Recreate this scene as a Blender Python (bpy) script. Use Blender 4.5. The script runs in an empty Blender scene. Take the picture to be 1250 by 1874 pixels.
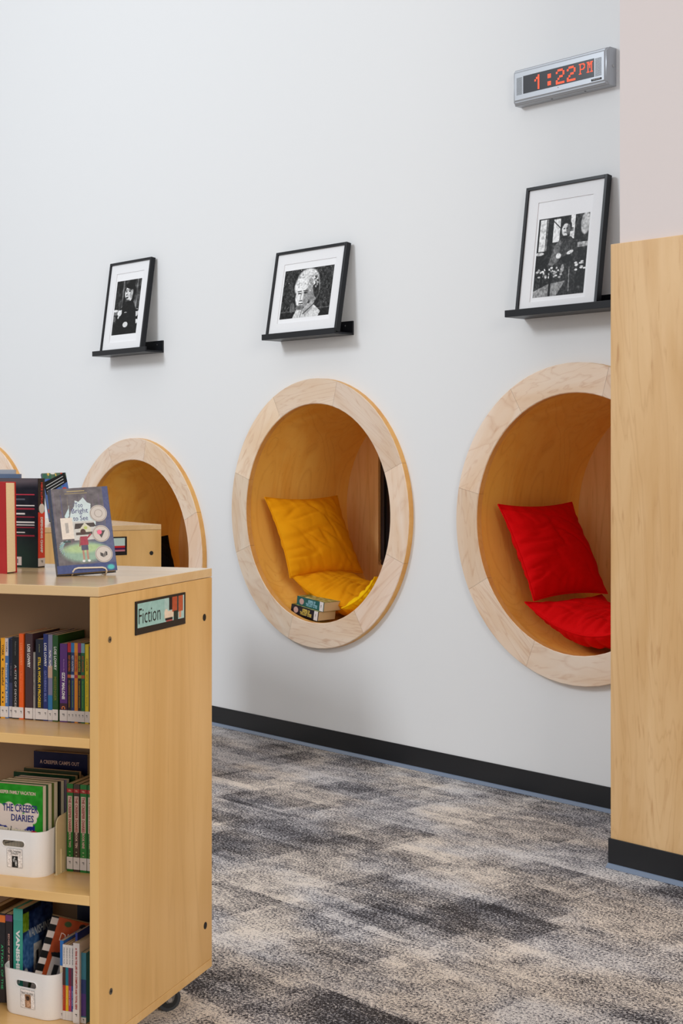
import bpy, bmesh, math, random
import numpy as np
from mathutils import Vector, Matrix, noise
random.seed(7); rng = np.random.RandomState(5)
PI = math.pi
sc = bpy.context.scene
COL = sc.collection

# ------------------------------------------------------------------ camera, light, exposure
cam_d = bpy.data.cameras.new('camera'); cam = bpy.data.objects.new('camera', cam_d); COL.objects.link(cam)
cam.location = (0, 0, 1.465); cam.rotation_euler = (PI/2, 0, 0)
cam_d.sensor_fit = 'HORIZONTAL'; cam_d.sensor_width = 36.0
cam_d.lens = 2710.03/1250*36.0; cam_d.shift_y = -97.14/1250
cam_d.clip_start = .05; cam_d.clip_end = 100
sc.camera = cam
sc.view_settings.view_transform = 'Standard'; sc.view_settings.look = 'None'
sc.view_settings.gamma = 1.0; sc.view_settings.use_curve_mapping = False
sc.view_settings.exposure = 0.0

#<L>
world = bpy.data.worlds.new('room_light'); sc.world = world; world.use_nodes = True
wn = world.node_tree.nodes['Background']
wn.inputs[0].default_value = (.975, .985, .995, 1); wn.inputs[1].default_value = .66

def area(name, loc, target, sx, sy, power, color):
    l = bpy.data.lights.new(name, 'AREA'); l.shape = 'RECTANGLE'; l.size = sx; l.size_y = sy
    l.energy = power; l.color = color
    o = bpy.data.objects.new(name, l); COL.objects.link(o); o.location = loc
    o.rotation_euler = (Vector(target)-Vector(loc)).to_track_quat('-Z', 'Y').to_euler()
    return o
area('window_daylight', (-6.4, 4.4, 5.6), (-2.4, 8.2, 1.9), 1.7, 1.7, 235, (.88, .94, 1.0))
area('front_fill', (2.6, -2.2, 3.2), (-1.2, 7.0, .9), 2.6, 2.2, 205, (1.0, .93, .84))  # unseen warm fill, added behind the camera to brighten case side and nooks
#</L>
# ------------------------------------------------------------------ frames of reference (metres)
TH = .7316; CW, SW = math.cos(TH), math.sin(TH); DW = 4.932
WR = TH-PI/2                                    # heading of the long wall
def wl(u, v, z):                                # u along wall, v out from wall, z up
    return Vector((DW*CW+u*SW-v*CW, DW*SW-u*CW-v*SW, z))
TB = .3415; CB, SB = math.cos(TB), math.sin(TB)
BX, BY = -.5659, 3.45
def bl(x, y, z):                                # bookcase frame
    return Vector((BX+x*CB+y*SB, BY-x*SB+y*CB, z))

# ------------------------------------------------------------------ materials
def lin(c):
    return tuple((v/12.92 if v <= .04045 else ((v+.055)/1.055)**2.4) for v in c)
def s8(r, g, b): return lin((r/255., g/255., b/255.))
MATS = {}
def mat(name, color, rough=.5, metal=0., coat=0., emit=None, es=0., bump=0., bscale=200., spec=.5, var=0.):
    if name in MATS: return MATS[name]
    m = bpy.data.materials.new(name); m.use_nodes = True; nt = m.node_tree; b = nt.nodes['Principled BSDF']
    b.inputs['Base Color'].default_value = (*color, 1); b.inputs['Roughness'].default_value = rough
    b.inputs['Metallic'].default_value = metal; b.inputs['Coat Weight'].default_value = coat
    b.inputs['Specular IOR Level'].default_value = spec
    if emit:
        b.inputs['Emission Color'].default_value = (*emit, 1); b.inputs['Emission Strength'].default_value = es
    tc = nt.nodes.new('ShaderNodeTexCoord'); n = nt.nodes.new('ShaderNodeTexNoise')
    n.inputs['Scale'].default_value = bscale; n.inputs['Detail'].default_value = 3
    nt.links.new(tc.outputs['Object'], n.inputs['Vector'])
    if var > 0 or not bump:
        mx = nt.nodes.new('ShaderNodeMixRGB'); mx.blend_type = 'MULTIPLY'; mx.inputs[0].default_value = var if var else .05
        mx.inputs[1].default_value = (*color, 1); nt.links.new(n.outputs['Fac'], mx.inputs[2])
        nt.links.new(mx.outputs[0], b.inputs['Base Color'])
    if bump:
        bp = nt.nodes.new('ShaderNodeBump'); bp.inputs['Strength'].default_value = bump; bp.inputs['Distance'].default_value = .002
        nt.links.new(n.outputs['Fac'], bp.inputs['Height']); nt.links.new(bp.outputs[0], b.inputs['Normal'])
    MATS[name] = m; return m

def wood(name, light, mid, dark, axis='z', rough=.35, coat=0., fine=1., line=.5, uv=False, seg=0., scale=1., stretch=.10, wig=.9, fleck=70):
    """procedural maple: long soft bands, cathedral lines, small flecks; axis = direction of the grain"""
    if name in MATS: return MATS[name]
    m = bpy.data.materials.new(name); m.use_nodes = True; nt = m.node_tree; N = nt.nodes; L = nt.links
    b = N['Principled BSDF']; b.inputs['Roughness'].default_value = rough; b.inputs['Coat Weight'].default_value = coat
    b.inputs['Coat Roughness'].default_value = .25
    tc = N.new('ShaderNodeTexCoord'); mp = N.new('ShaderNodeMapping')
    L.new(tc.outputs['UV' if uv else 'Object'], mp.inputs[0])
    s = [1., 1., 1.]; s['xyz'.index(axis)] = stretch
    mp.inputs['Scale'].default_value = [v*scale for v in s]
    def nz(sc_, det, dist=0., src=mp.outputs[0]):
        n = N.new('ShaderNodeTexNoise'); n.inputs['Scale'].default_value = sc_; n.inputs['Detail'].default_value = det
        n.inputs['Distortion'].default_value = dist; L.new(src, n.inputs['Vector']); return n
    n1 = nz(9, 5, .6)
    r1 = N.new('ShaderNodeValToRGB'); r1.color_ramp.elements[0].position = .3; r1.color_ramp.elements[0].color = (*mid, 1)
    r1.color_ramp.elements[1].position = .68; r1.color_ramp.elements[1].color = (*light, 1); L.new(n1.outputs['Fac'], r1.inputs[0])
    # cathedral lines: bands of a smooth noise field
    n2 = nz(2.6, 2 if wig < 1 else 4, wig)
    mul = N.new('ShaderNodeMath'); mul.operation = 'MULTIPLY'; mul.inputs[1].default_value = 16; L.new(n2.outputs['Fac'], mul.inputs[0])
    fr = N.new('ShaderNodeMath'); fr.operation = 'FRACT'; L.new(mul.outputs[0], fr.inputs[0])
    r2 = N.new('ShaderNodeValToRGB'); e = r2.color_ramp.elements
    e[0].position = 0; e[0].color = (1, 1, 1, 1); e[1].position = .18; e[1].color = (0, 0, 0, 1)
    e2 = e.new(.8); e2.color = (0, 0, 0, 1); e3 = e.new(1.); e3.color = (.6, .6, .6, 1); L.new(fr.outputs[0], r2.inputs[0])
    n3 = nz(5, 3); mm = N.new('ShaderNodeMath'); mm.operation = 'MULTIPLY'; L.new(r2.outputs[0], mm.inputs[0]); L.new(n3.outputs['Fac'], mm.inputs[1])
    ml = N.new('ShaderNodeMath'); ml.operation = 'MULTIPLY'; ml.inputs[1].default_value = line; L.new(mm.outputs[0], ml.inputs[0])
    mx = N.new('ShaderNodeMixRGB'); mx.inputs[2].default_value = (*dark, 1); L.new(ml.outputs[0], mx.inputs[0]); L.new(r1.outputs[0], mx.inputs[1])
    # flecks
    n4 = nz(fleck, 2); r4 = N.new('ShaderNodeValToRGB'); r4.color_ramp.elements[0].position = .62; r4.color_ramp.elements[1].position = .78
    L.new(n4.outputs['Fac'], r4.inputs[0])
    m4 = N.new('ShaderNodeMath'); m4.operation = 'MULTIPLY'; m4.inputs[1].default_value = .35*fine; L.new(r4.outputs[0], m4.inputs[0])
    mx2 = N.new('ShaderNodeMixRGB'); mx2.inputs[2].default_value = (*dark, 1); L.new(m4.outputs[0], mx2.inputs[0]); L.new(mx.outputs[0], mx2.inputs[1])
    out = mx2.outputs[0]
    if seg:
        at = N.new('ShaderNodeAttribute'); at.attribute_name = 'tone'
        mx3 = N.new('ShaderNodeMixRGB'); mx3.blend_type = 'MULTIPLY'; mx3.inputs[0].default_value = seg
        L.new(out, mx3.inputs[1]); L.new(at.outputs['Color'], mx3.inputs[2]); out = mx3.outputs[0]
    L.new(out, b.inputs['Base Color']); MATS[name] = m; return m

M_LAM = wood('maple_laminate', s8(230, 188, 124), s8(214, 168, 100), s8(186, 136, 70), 'z', .32, .25, .6, .35)
M_LAMX = wood('maple_laminate_long', s8(230, 188, 124), s8(216, 170, 102), s8(190, 140, 74), 'x', .32, .3, .5, .22)
M_LAMT = wood('maple_laminate_top', s8(228, 196, 148), s8(214, 178, 128), s8(196, 152, 100), 'x', .24, .5, .5, .2)
M_PANEL = wood('maple_panel', s8(228, 190, 140), s8(212, 168, 112), s8(174, 118, 62), 'z', .38, .15, 1.5, .42, stretch=.15, wig=1.6, fleck=46)
M_RING = wood('maple_ring', s8(250, 230, 210), s8(238, 206, 174), s8(196, 134, 84), 'x', .4, .1, 1.4, .55, uv=True, seg=.9, stretch=.2, wig=2.0, fleck=40)
M_EDGE = wood('ring_edge', s8(236, 184, 108), s8(220, 160, 84), s8(190, 120, 50), 'x', .45, 0, .6, .3)
M_TUBE = wood('nook_veneer', s8(255, 206, 104), s8(246, 184, 78), s8(208, 132, 40), 'z', .42, .2, .8, .42)  # lacquered veneer; warm interreflection inside the nook is put into its deeper amber
M_BACKP = wood('nook_back_veneer', s8(250, 206, 144), s8(238, 184, 112), s8(190, 128, 60), 'z', .42, .2, .9, .45)
M_WALL = mat('wall_paint', s8(234, 235, 236), .75, bump=.08, bscale=350)
M_WALL2 = mat('column_paint', s8(222, 212, 210), .75, bump=.08, bscale=350)
M_BASE = mat('black_rubber_base', s8(26, 28, 32), .38, bump=.05, bscale=60)
M_BASEF = mat('rubber_toe_painted_sheen', s8(108, 124, 148), .14, spec=1.)  # black rubber toe; bluish window reflection is painted into its base colour
M_BLACK = mat('black_lacquer', s8(15, 17, 23), .36, spec=.35)
M_BLK = mat('matt_black', s8(14, 14, 16), .6)
M_MATB = mat('mat_board', s8(240, 240, 242), .8)
M_SILVER = mat('silver_plastic', s8(176, 180, 186), .38, .35, spec=.6)
M_SILV2 = mat('silver_grille', s8(150, 154, 158), .5, .2)
M_SCREEN = mat('led_screen', s8(50, 52, 58), .22)
M_LED = mat('red_led', s8(60, 6, 2), .5, emit=(1., .09, .03), es=1.5)
M_CHROME = mat('chrome', s8(205, 205, 205), .22, 1.)
M_STEEL = mat('nickel_bolt', s8(150, 145, 135), .35, 1.)
M_WIRE = mat('cream_wire', s8(226, 214, 196), .35)
M_BIN = mat('white_plastic', s8(236, 234, 234), .42)
M_CREAM = mat('cream_plastic', s8(222, 204, 160), .4)
M_PAGE = mat('paper_pages', s8(216, 200, 168), .85, bscale=400, var=.25)
M_PAGEW = mat('pale_pages', s8(232, 220, 196), .85, bscale=400, var=.2)
M_WHITE = mat('white_label', s8(228, 222, 220), .6)
M_INK = mat('black_ink', s8(20, 20, 22), .6)
M_RUBBER = mat('dark_wheel_rubber', s8(48, 50, 54), .5)
def cloth(name, c, c2):
    if name in MATS: return MATS[name]
    m = mat(name, c, .85, bump=.25, bscale=900); nt = m.node_tree; b = nt.nodes['Principled BSDF']
    n = nt.nodes.new('ShaderNodeTexNoise'); n.inputs['Scale'].default_value = 3; tc = nt.nodes.new('ShaderNodeTexCoord')
    nt.links.new(tc.outputs['Object'], n.inputs['Vector'])
    mx = nt.nodes.new('ShaderNodeMixRGB'); mx.inputs[1].default_value = (*c, 1); mx.inputs[2].default_value = (*c2, 1)
    nt.links.new(n.outputs['Fac'], mx.inputs[0]); nt.links.new(mx.outputs[0], b.inputs['Base Color'])
    b.inputs['Specular IOR Level'].default_value = .12; return m
M_YEL = cloth('mustard_cotton', s8(240, 166, 14), s8(226, 146, 8))
M_YEL2 = cloth('yellow_cotton', s8(255, 208, 10), s8(250, 194, 6))
M_RED = cloth('red_cotton', s8(232, 4, 10), s8(214, 0, 6))
M_BLC = cloth('black_cotton', s8(16, 15, 18), s8(10, 10, 12))
def picture_mat():
    m = bpy.data.materials.new('printed_picture'); m.use_nodes = True; nt = m.node_tree; b = nt.nodes['Principled BSDF']
    a = nt.nodes.new('ShaderNodeAttribute'); a.attribute_name = 'Col'
    n = nt.nodes.new('ShaderNodeTexNoise'); n.inputs['Scale'].default_value = 300
    mx = nt.nodes.new('ShaderNodeMixRGB'); mx.blend_type = 'MULTIPLY'; mx.inputs[0].default_value = .06
    nt.links.new(a.outputs['Color'], mx.inputs[1]); nt.links.new(n.outputs['Fac'], mx.inputs[2])
    nt.links.new(mx.outputs[0], b.inputs['Base Color']); b.inputs['Roughness'].default_value = .4; b.inputs['Specular IOR Level'].default_value = .2
    return m
M_PIC = picture_mat()

# ------------------------------------------------------------------ object helpers
def link(name, me, m=None, parent=None, loc=(0, 0, 0), rot=(0, 0, 0), smooth=False):
    o = bpy.data.objects.new(name, me); COL.objects.link(o)
    if m is not None: me.materials.clear(); me.materials.append(m)
    if parent: o.parent = parent
    o.location = loc; o.rotation_euler = rot
    if smooth:
        for p in me.polygons: p.use_smooth = True
    return o
def tag(o, label=None, cat=None, group=None, kind=None):
    if label: o['label'] = label
    if cat: o['category'] = cat
    if group: o['group'] = group
    if kind: o['kind'] = kind
    return o
def thing(name, label, cat, loc=(0, 0, 0), rot=(0, 0, 0), group=None):
    o = bpy.data.objects.new(name, None); COL.objects.link(o); o.location = loc
    o.rotation_euler = rot if isinstance(rot, tuple) else (0, 0, rot)
    o.empty_display_size = .05
    return tag(o, label, cat, group)
class MB:
    def __init__(s): s.bm = bmesh.new()
    def box(s, x0, x1, y0, y1, z0, z1, bev=0., seg=2, mi=0):
        r = bmesh.ops.create_cube(s.bm, size=1.0)['verts']
        for v in r: v.co = Vector((x0+(v.co.x+.5)*(x1-x0), y0+(v.co.y+.5)*(y1-y0), z0+(v.co.z+.5)*(z1-z0)))
        fs = list({f for v in r for f in v.link_faces})
        for f in fs: f.material_index = mi
        if bev:
            es = list({e for v in r for e in v.link_edges})
            bmesh.ops.bevel(s.bm, geom=es, offset=bev, segments=seg, affect='EDGES', profile=.6)
        return s
    def cyl(s, p0, p1, r, n=20, r2=None, cap=True):
        p0, p1 = Vector(p0), Vector(p1); d = p1-p0
        q = d.to_track_quat('Z', 'Y').to_matrix().to_4x4()
        bmesh.ops.create_cone(s.bm, cap_ends=cap, segments=n, radius1=r, radius2=r if r2 is None else r2, depth=d.length,
                              matrix=Matrix.Translation((p0+p1)/2) @ q)
        return s
    def tube(s, pts, r, n=10):
        pts = [Vector(p) for p in pts]; rings = []
        t0 = (pts[1]-pts[0]).normalized(); up = t0.orthogonal().normalized()
        for i, p in enumerate(pts):
            t = (pts[min(i+1, len(pts)-1)]-pts[max(i-1, 0)]).normalized()
            up = (up-t*up.dot(t)).normalized(); w = t.cross(up)
            rings.append([s.bm.verts.new(p+(up*math.cos(a)+w*math.sin(a))*r) for a in [2*PI*k/n for k in range(n)]])
        for a, b in zip(rings, rings[1:]):
            for k in range(n): s.bm.faces.new((a[k], a[(k+1) % n], b[(k+1) % n], b[k]))
        s.bm.faces.new(rings[0][::-1]); s.bm.faces.new(rings[-1]); return s
    def prism(s, pts, y0, y1):                 # polygon in x,z extruded along y
        a = [s.bm.verts.new((x, y0, z)) for x, z in pts]; b = [s.bm.verts.new((x, y1, z)) for x, z in pts]
        n = len(pts); s.bm.faces.new(a); s.bm.faces.new(b[::-1])
        for i in range(n): s.bm.faces.new((a[i], b[i], b[(i+1) % n], a[(i+1) % n]))
        return s
    def torus(s, c, R, r, axis='y', n=32, k=10):
        rings = []
        for i in range(n):
            a = 2*PI*i/n; rr = []
            for j in range(k):
                b = 2*PI*j/k; q = R+r*math.cos(b); h = r*math.sin(b)
                p = {'y': (q*math.cos(a), h, q*math.sin(a)), 'x': (h, q*math.cos(a), q*math.sin(a)), 'z': (q*math.cos(a), q*math.sin(a), h)}[axis]
                rr.append(s.bm.verts.new(Vector(p)+Vector(c)))
            rings.append(rr)
        for i in range(n):
            A, B = rings[i], rings[(i+1) % n]
            for j in range(k): s.bm.faces.new((A[j], B[j], B[(j+1) % k], A[(j+1) % k]))
        return s
    def build(s, name, m, parent=None, loc=(0, 0, 0), rot=(0, 0, 0), smooth=False):
        bmesh.ops.recalc_face_normals(s.bm, faces=s.bm.faces[:])
        me = bpy.data.meshes.new(name); s.bm.to_mesh(me); s.bm.free()
        o = link(name, me, m, parent, loc, rot)
        if smooth:
            for p in me.polygons: p.use_smooth = True
            try: me.set_sharp_from_angle(angle=math.radians(40))
            except Exception: pass
        return o
def solid_box(name, m, parent, x0, x1, y0, y1, z0, z1, bev=0.):
    return MB().box(x0, x1, y0, y1, z0, z1, bev).build(name, m, parent)
def copy_tree(o, parent=None):
    c = o.copy(); COL.objects.link(c)
    c.parent = parent
    for ch in list(o.children): copy_tree(ch, c)
    return c

_tc = {}
def text(string, m, parent, w, h, loc, rot=(0, 0, 0), name='lettering', depth=.0006, align='C', bold=0., shear=0.):
    """flat lettering in local x (reading) / y (up), fitted to w x h; centred on loc"""
    key = (string, bold, shear)
    if key not in _tc:
        cu = bpy.data.curves.new('t', 'FONT'); cu.body = string; cu.size = 1; cu.extrude = 0; cu.offset = bold; cu.shear = shear
        cu.resolution_u = 2; cu.align_x = 'CENTER'; cu.space_line = .8
        to = bpy.data.objects.new('t', cu); COL.objects.link(to)
        dg = bpy.context.evaluated_depsgraph_get(); dg.update()
        me = bpy.data.meshes.new_from_object(to.evaluated_get(dg))
        bpy.data.objects.remove(to); bpy.data.curves.remove(cu); _tc[key] = me
    me = _tc[key].copy(); me.name = name
    co = np.array([v.co[:] for v in me.vertices])
    mn, mx = co.min(0), co.max(0); sx = w/(mx[0]-mn[0]); sy = h/(mx[1]-mn[1])
    for v in me.vertices:
        v.co = ((v.co.x-(mn[0]+mx[0])/2)*sx, (v.co.y-(mn[1]+mx[1])/2)*sy, 0)
    me.update()
    return link(name, me, m, parent, loc, rot)

# ------------------------------------------------------------------ little painter for printed surfaces
class Canvas:
    def __init__(s, w, h, nx, c=(1, 1, 1)):
        s.w, s.h = w, h; s.nx = nx; s.ny = max(2, int(round(nx*h/w)))
        s.X, s.Y = np.meshgrid((np.arange(s.nx)+.5)/s.nx, (np.arange(s.ny)+.5)/s.ny)
        s.a = np.ones((s.ny, s.nx, 3))*np.array(c)
    def _put(s, mask, c):
        k = np.clip(mask, 0, 1)[..., None]; s.a = s.a*(1-k)+np.array(c)*k
    def rect(s, x0, y0, x1, y1, c): s._put(((s.X > x0) & (s.X < x1) & (s.Y > y0) & (s.Y < y1))*1., c); return s
    def ell(s, cx, cy, rx, ry, c, rot=0., soft=.08):
        dx, dy = s.X-cx, (s.Y-cy); asp = s.h/s.w; dy = dy*asp
        ca, sa = math.cos(rot), math.sin(rot); x = dx*ca+dy*sa; y = -dx*sa+dy*ca
        d = np.sqrt((x/rx)**2+(y/(ry*asp))**2); s._put((1+soft-d)/(2*soft)+0*d, c); return s
    def poly(s, pts, c):
        m = np.zeros_like(s.X, bool); n = len(pts)
        for i in range(n):
            x1, y1 = pts[i]; x2, y2 = pts[(i+1) % n]
            if y1 == y2: continue
            t = (s.Y-y1)/(y2-y1); cr = ((y1 <= s.Y) != (y2 <= s.Y)) & (s.X < x1+t*(x2-x1)); m ^= cr
        s._put(m*1., c); return s
    def line(s, x0, y0, x1, y1, t, c):
        asp = s.h/s.w; ax, ay, bx, by = x0, y0*asp, x1, y1*asp; px, py = s.X, s.Y*asp
        L = max(1e-9, (bx-ax)**2+(by-ay)**2); k = np.clip(((px-ax)*(bx-ax)+(py-ay)*(by-ay))/L, 0, 1)
        d = np.hypot(px-ax-k*(bx-ax), py-ay-k*(by-ay)); s._put((t-d)/(t*.4), c); return s
    def noise(s, amp, cell=3, region=None):
        ny, nx = s.ny//cell+2, s.nx//cell+2; g = rng.rand(ny, nx)-.5
        yi = np.linspace(0, ny-1.01, s.ny); xi = np.linspace(0, nx-1.01, s.nx)
        y0 = yi.astype(int); x0 = xi.astype(int); fy = (yi-y0)[:, None]; fx = (xi-x0)[None]
        v = (g[y0][:, x0]*(1-fy)*(1-fx)+g[y0+1][:, x0]*fy*(1-fx)+g[y0][:, x0+1]*(1-fy)*fx+g[y0+1][:, x0+1]*fy*fx)
        if region is not None: v = v*region
        s.a = np.clip(s.a+amp*v[..., None], 0, 1); return s
    def build(s, name, parent, loc=(0, 0, 0), rot=(0, 0, 0)):
        """sheet in local x,z facing -y, origin at its lower left corner; its cells carry the printed colours"""
        nx, ny = s.nx, s.ny
        xs = np.linspace(0, s.w, nx); zs = np.linspace(s.h, 0, ny)
        V = [(x, 0, z) for z in zs for x in xs]
        F = [(j*nx+i, (j+1)*nx+i, (j+1)*nx+i+1, j*nx+i+1) for j in range(ny-1) for i in range(nx-1)]
        me = bpy.data.meshes.new(name); me.from_pydata(V, [], F); me.update()
        at = me.color_attributes.new('Col', 'FLOAT_COLOR', 'POINT')
        c = s.a.reshape(-1, 3); c = np.where(c <= .04045, c/12.92, ((c+.055)/1.055)**2.4)
        at.data.foreach_set('color', np.concatenate([c, np.ones((len(c), 1))], 1).astype(np.float32).ravel())
        return link(name, me, M_PIC, parent, loc, rot)
def g3(v): return (v/255., v/255., v/255.)
def c3(r, g, b): return (r/255., g/255., b/255.)

# ================================================================== STRUCTURE
RINGS = [(-9.163, .905), (-7.295, .905), (-5.666, 1.190), (-3.9945, 1.190)]   # u, z of the round openings
R_OUT, R_IN, R_TUBE, HOLE = .6826, .5547, .574, .60
def long_wall():
    bm = bmesh.new(); V = {}
    def v(x, z):
        k = (round(x, 4), round(z, 4))
        if k not in V: V[k] = bm.verts.new((x, 0, z))
        return V[k]
    zt = 5.6; n = 16
    cols = []; x = -13.0
    for u, z in RINGS:
        hw = .80
        if u-hw > x+1e-3: bm.faces.new([v(x, 0), v(u-hw, 0), v(u-hw, zt), v(x, zt)])
        x0, x1, z0, z1 = u-hw, u+hw, z-.78, z+.78
        bm.faces.new([v(x0, 0), v(x1, 0), v(x1, z0), v(x0, z0)]); bm.faces.new([v(x0, z1), v(x1, z1), v(x1, zt), v(x0, zt)])
        out, inn, back = [], [], []
        for k in range(4*n):
            a = 2*PI*(k+.5)/(4*n)-PI/4*0; s_, c_ = math.sin(a), math.cos(a); m_ = max(abs(s_), abs(c_))
            out.append(v(u+.80*c_/m_, z+.78*s_/m_)); inn.append(v(u+HOLE*c_, z+HOLE*s_)); back.append(bm.verts.new((u+HOLE*c_, .05, z+HOLE*s_)))
        N = 4*n
        for k in range(N):
            bm.faces.new([out[k], out[(k+1) % N], inn[(k+1) % N], inn[k]]); bm.faces.new([inn[k], inn[(k+1) % N], back[(k+1) % N], back[k]])
        for cx_, cz_ in ((1, 1), (-1, 1), (-1, -1), (1, -1)):   # corners of the square cell
            a0 = math.atan2(cz_, cx_) % (2*PI); k = int(a0/(2*PI)*N-.5) % N
            bm.faces.new([out[k], v(u+.80*cx_, z+.78*cz_), out[(k+1) % N]])
        x = x1
    bm.faces.new([v(x, 0), v(1.0, 0), v(1.0, zt), v(x, zt)])
    bmesh.ops.recalc_face_normals(bm, faces=bm.faces[:])
    me = bpy.data.meshes.new('wall_back'); bm.to_mesh(me); bm.free()
    o = link('wall_back', me, M_WALL, None, wl(0, 0, 0), (0, 0, WR)); tag(o, kind='structure')
long_wall()

def carpet():
    m = bpy.data.materials.new('carpet_tiles'); m.use_nodes = True; nt = m.node_tree; N = nt.nodes; L = nt.links
    b = N['Principled BSDF']; b.inputs['Roughness'].default_value = .95; b.inputs['Specular IOR Level'].default_value = .15
    tc = N.new('ShaderNodeTexCoord')
    def math_(op, a, b_=None):
        n = N.new('ShaderNodeMath'); n.operation = op
        for i, q in enumerate((a, b_)):
            if q is None: continue
            if isinstance(q, (int, float)): n.inputs[i].default_value = q
            else: L.new(q, n.inputs[i])
        return n.outputs[0]
    def noise_(src, s_, d=2., r=.5):
        n = N.new('ShaderNodeTexNoise'); n.inputs['Scale'].default_value = s_; n.inputs['Detail'].default_value = d
        n.inputs['Roughness'].default_value = r; L.new(src, n.inputs['Vector']); return n.outputs['Fac']
    def mapped(sx, sy, ox=0., oy=0.):
        mp = N.new('ShaderNodeMapping'); mp.inputs['Scale'].default_value = (sx, sy, 1); mp.inputs['Location'].default_value = (ox, oy, 0)
        L.new(tc.outputs['Object'], mp.inputs[0]); return mp.outputs[0]
    def blocks(sx, sy, ox, oy, jit=.0):
        v = mapped(sx, sy, ox, oy)
        fl = N.new('ShaderNodeVectorMath'); fl.operation = 'FLOOR'; L.new(v, fl.inputs[0])
        w = N.new('ShaderNodeTexWhiteNoise'); w.noise_dimensions = '2D'; L.new(fl.outputs[0], w.inputs['Vector']); return w.outputs['Value'], fl.outputs[0]
    # overlapping rectangular patches, several sizes, their borders frayed a little
    fr1 = N.new('ShaderNodeTexNoise'); fr1.inputs['Scale'].default_value = 26; fr1.inputs['Detail'].default_value = 3; L.new(tc.outputs['Object'], fr1.inputs['Vector'])
    b1, f1 = blocks(2., 4., .3, .2); b2, _ = blocks(3.1, 2.0, .7, .45); b3, _ = blocks(1.35, 5.2, .1, .6)
    off = N.new('ShaderNodeVectorMath'); off.operation = 'MULTIPLY'; L.new(f1, off.inputs[0]); off.inputs[1].default_value = (7.31, 3.77, 0)
    ad = N.new('ShaderNodeVectorMath'); L.new(mapped(1.0, 1.7), ad.inputs[0]); L.new(off.outputs[0], ad.inputs[1])
    cloud = noise_(ad.outputs[0], 3.0, 9, .74)
    cloud2 = noise_(mapped(1, 1.5, 5, 5), 2.4, 9, .72)
    t = math_('ADD', math_('MULTIPLY', b1, .17), math_('MULTIPLY', b2, .15))
    t = math_('ADD', t, math_('MULTIPLY', b3, .09))
    t = math_('ADD', t, math_('MULTIPLY', cloud, 1.3)); t = math_('ADD', t, math_('MULTIPLY', cloud2, .85))
    cloud3 = noise_(mapped(1.3, 1.9, 2, 8), 8.5, 6, .7)
    t = math_('ADD', t, math_('MULTIPLY', math_('SUBTRACT', cloud3, .5), .75))
    dk, _ = blocks(2.4, 3.3, .15, .35); dkm = math_('MULTIPLY', math_('LESS_THAN', dk, .12), math_('MULTIPLY', cloud3, .36))
    dk2, _ = blocks(4.1, 5.2, .55, .15); dkm2 = math_('MULTIPLY', math_('LESS_THAN', dk2, .07), math_('MULTIPLY', cloud2, .34))
    lt, _ = blocks(2.9, 4.4, .85, .75); ltm = math_('MULTIPLY', math_('GREATER_THAN', lt, .88), math_('MULTIPLY', cloud3, .26))
    t = math_('ADD', math_('SUBTRACT', math_('SUBTRACT', t, dkm), dkm2), ltm)
    t = math_('SUBTRACT', t, .735)
    # yarn loops: threshold the loops against the patch value so that light and dark yarns mix
    y1 = noise_(mapped(1, 1), 120, 2, .65); y2 = noise_(mapped(1, 1), 330, 1, .5)
    yarn = math_('ADD', math_('MULTIPLY', y1, .60), math_('MULTIPLY', y2, .40))
    mixv = math_('ADD', math_('MULTIPLY', math_('SUBTRACT', yarn, .5), 5.2), math_('ADD', math_('MULTIPLY', math_('SUBTRACT', t, .52), 1.35), .50))
    r = N.new('ShaderNodeValToRGB'); e = r.color_ramp.elements
    e[0].position = .06; e[0].color = (*s8(54, 50, 50), 1); e[1].position = .94; e[1].color = (*s8(232, 222, 212), 1)
    for p, c in ((.26, (98, 95, 98)), (.42, (138, 135, 138)), (.58, (172, 165, 161)), (.74, (204, 195, 187))):
        q = e.new(p); q.color = (*s8(*c), 1)
    L.new(mixv, r.inputs[0])
    # tint patches: bluish and brownish yarns
    tn = noise_(mapped(1, 2, 9, 3), 1.7, 3); tr = N.new('ShaderNodeValToRGB'); te = tr.color_ramp.elements
    te[0].position = .40; te[0].color = (.92, .97, 1.06, 1); te[1].position = .58; te[1].color = (1.01, .99, .965, 1); L.new(tn, tr.inputs[0])
    mx = N.new('ShaderNodeMixRGB'); mx.blend_type = 'MULTIPLY'; mx.inputs[0].default_value = 1; L.new(r.outputs[0], mx.inputs[1]); L.new(tr.outputs[0], mx.inputs[2])
    L.new(mx.outputs[0], b.inputs['Base Color'])
    bp = N.new('ShaderNodeBump'); bp.inputs['Strength'].default_value = .6; bp.inputs['Distance'].default_value = .004
    L.new(yarn, bp.inputs['Height']); L.new(bp.outputs[0], b.inputs['Normal'])
    return m
fl = MB().box(-14, 8, -16, .0, -.05, 0).build('floor', carpet(), None, wl(0, 0, 0), (0, 0, WR)); tag(fl, kind='structure')

def base_profile(name, u0, u1, v, toe_left=False):
    """black cove base: upright strip and a rounded toe running onto the carpet"""
    o = MB().box(0, u1-u0, -.006, 0, .014, .104, .0015).build(name, M_BASE, None, wl(u0, v, 0), (0, 0, WR)); tag(o, kind='structure')
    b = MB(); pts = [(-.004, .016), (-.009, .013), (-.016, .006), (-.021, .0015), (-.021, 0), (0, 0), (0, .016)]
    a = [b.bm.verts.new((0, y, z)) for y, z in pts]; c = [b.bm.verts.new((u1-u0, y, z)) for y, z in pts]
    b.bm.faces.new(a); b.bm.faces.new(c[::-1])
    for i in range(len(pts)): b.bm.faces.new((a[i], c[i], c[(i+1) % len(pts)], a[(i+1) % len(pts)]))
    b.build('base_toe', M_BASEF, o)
    return o
base_profile('baseboard_back', -13, -2.6, 0)
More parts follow.
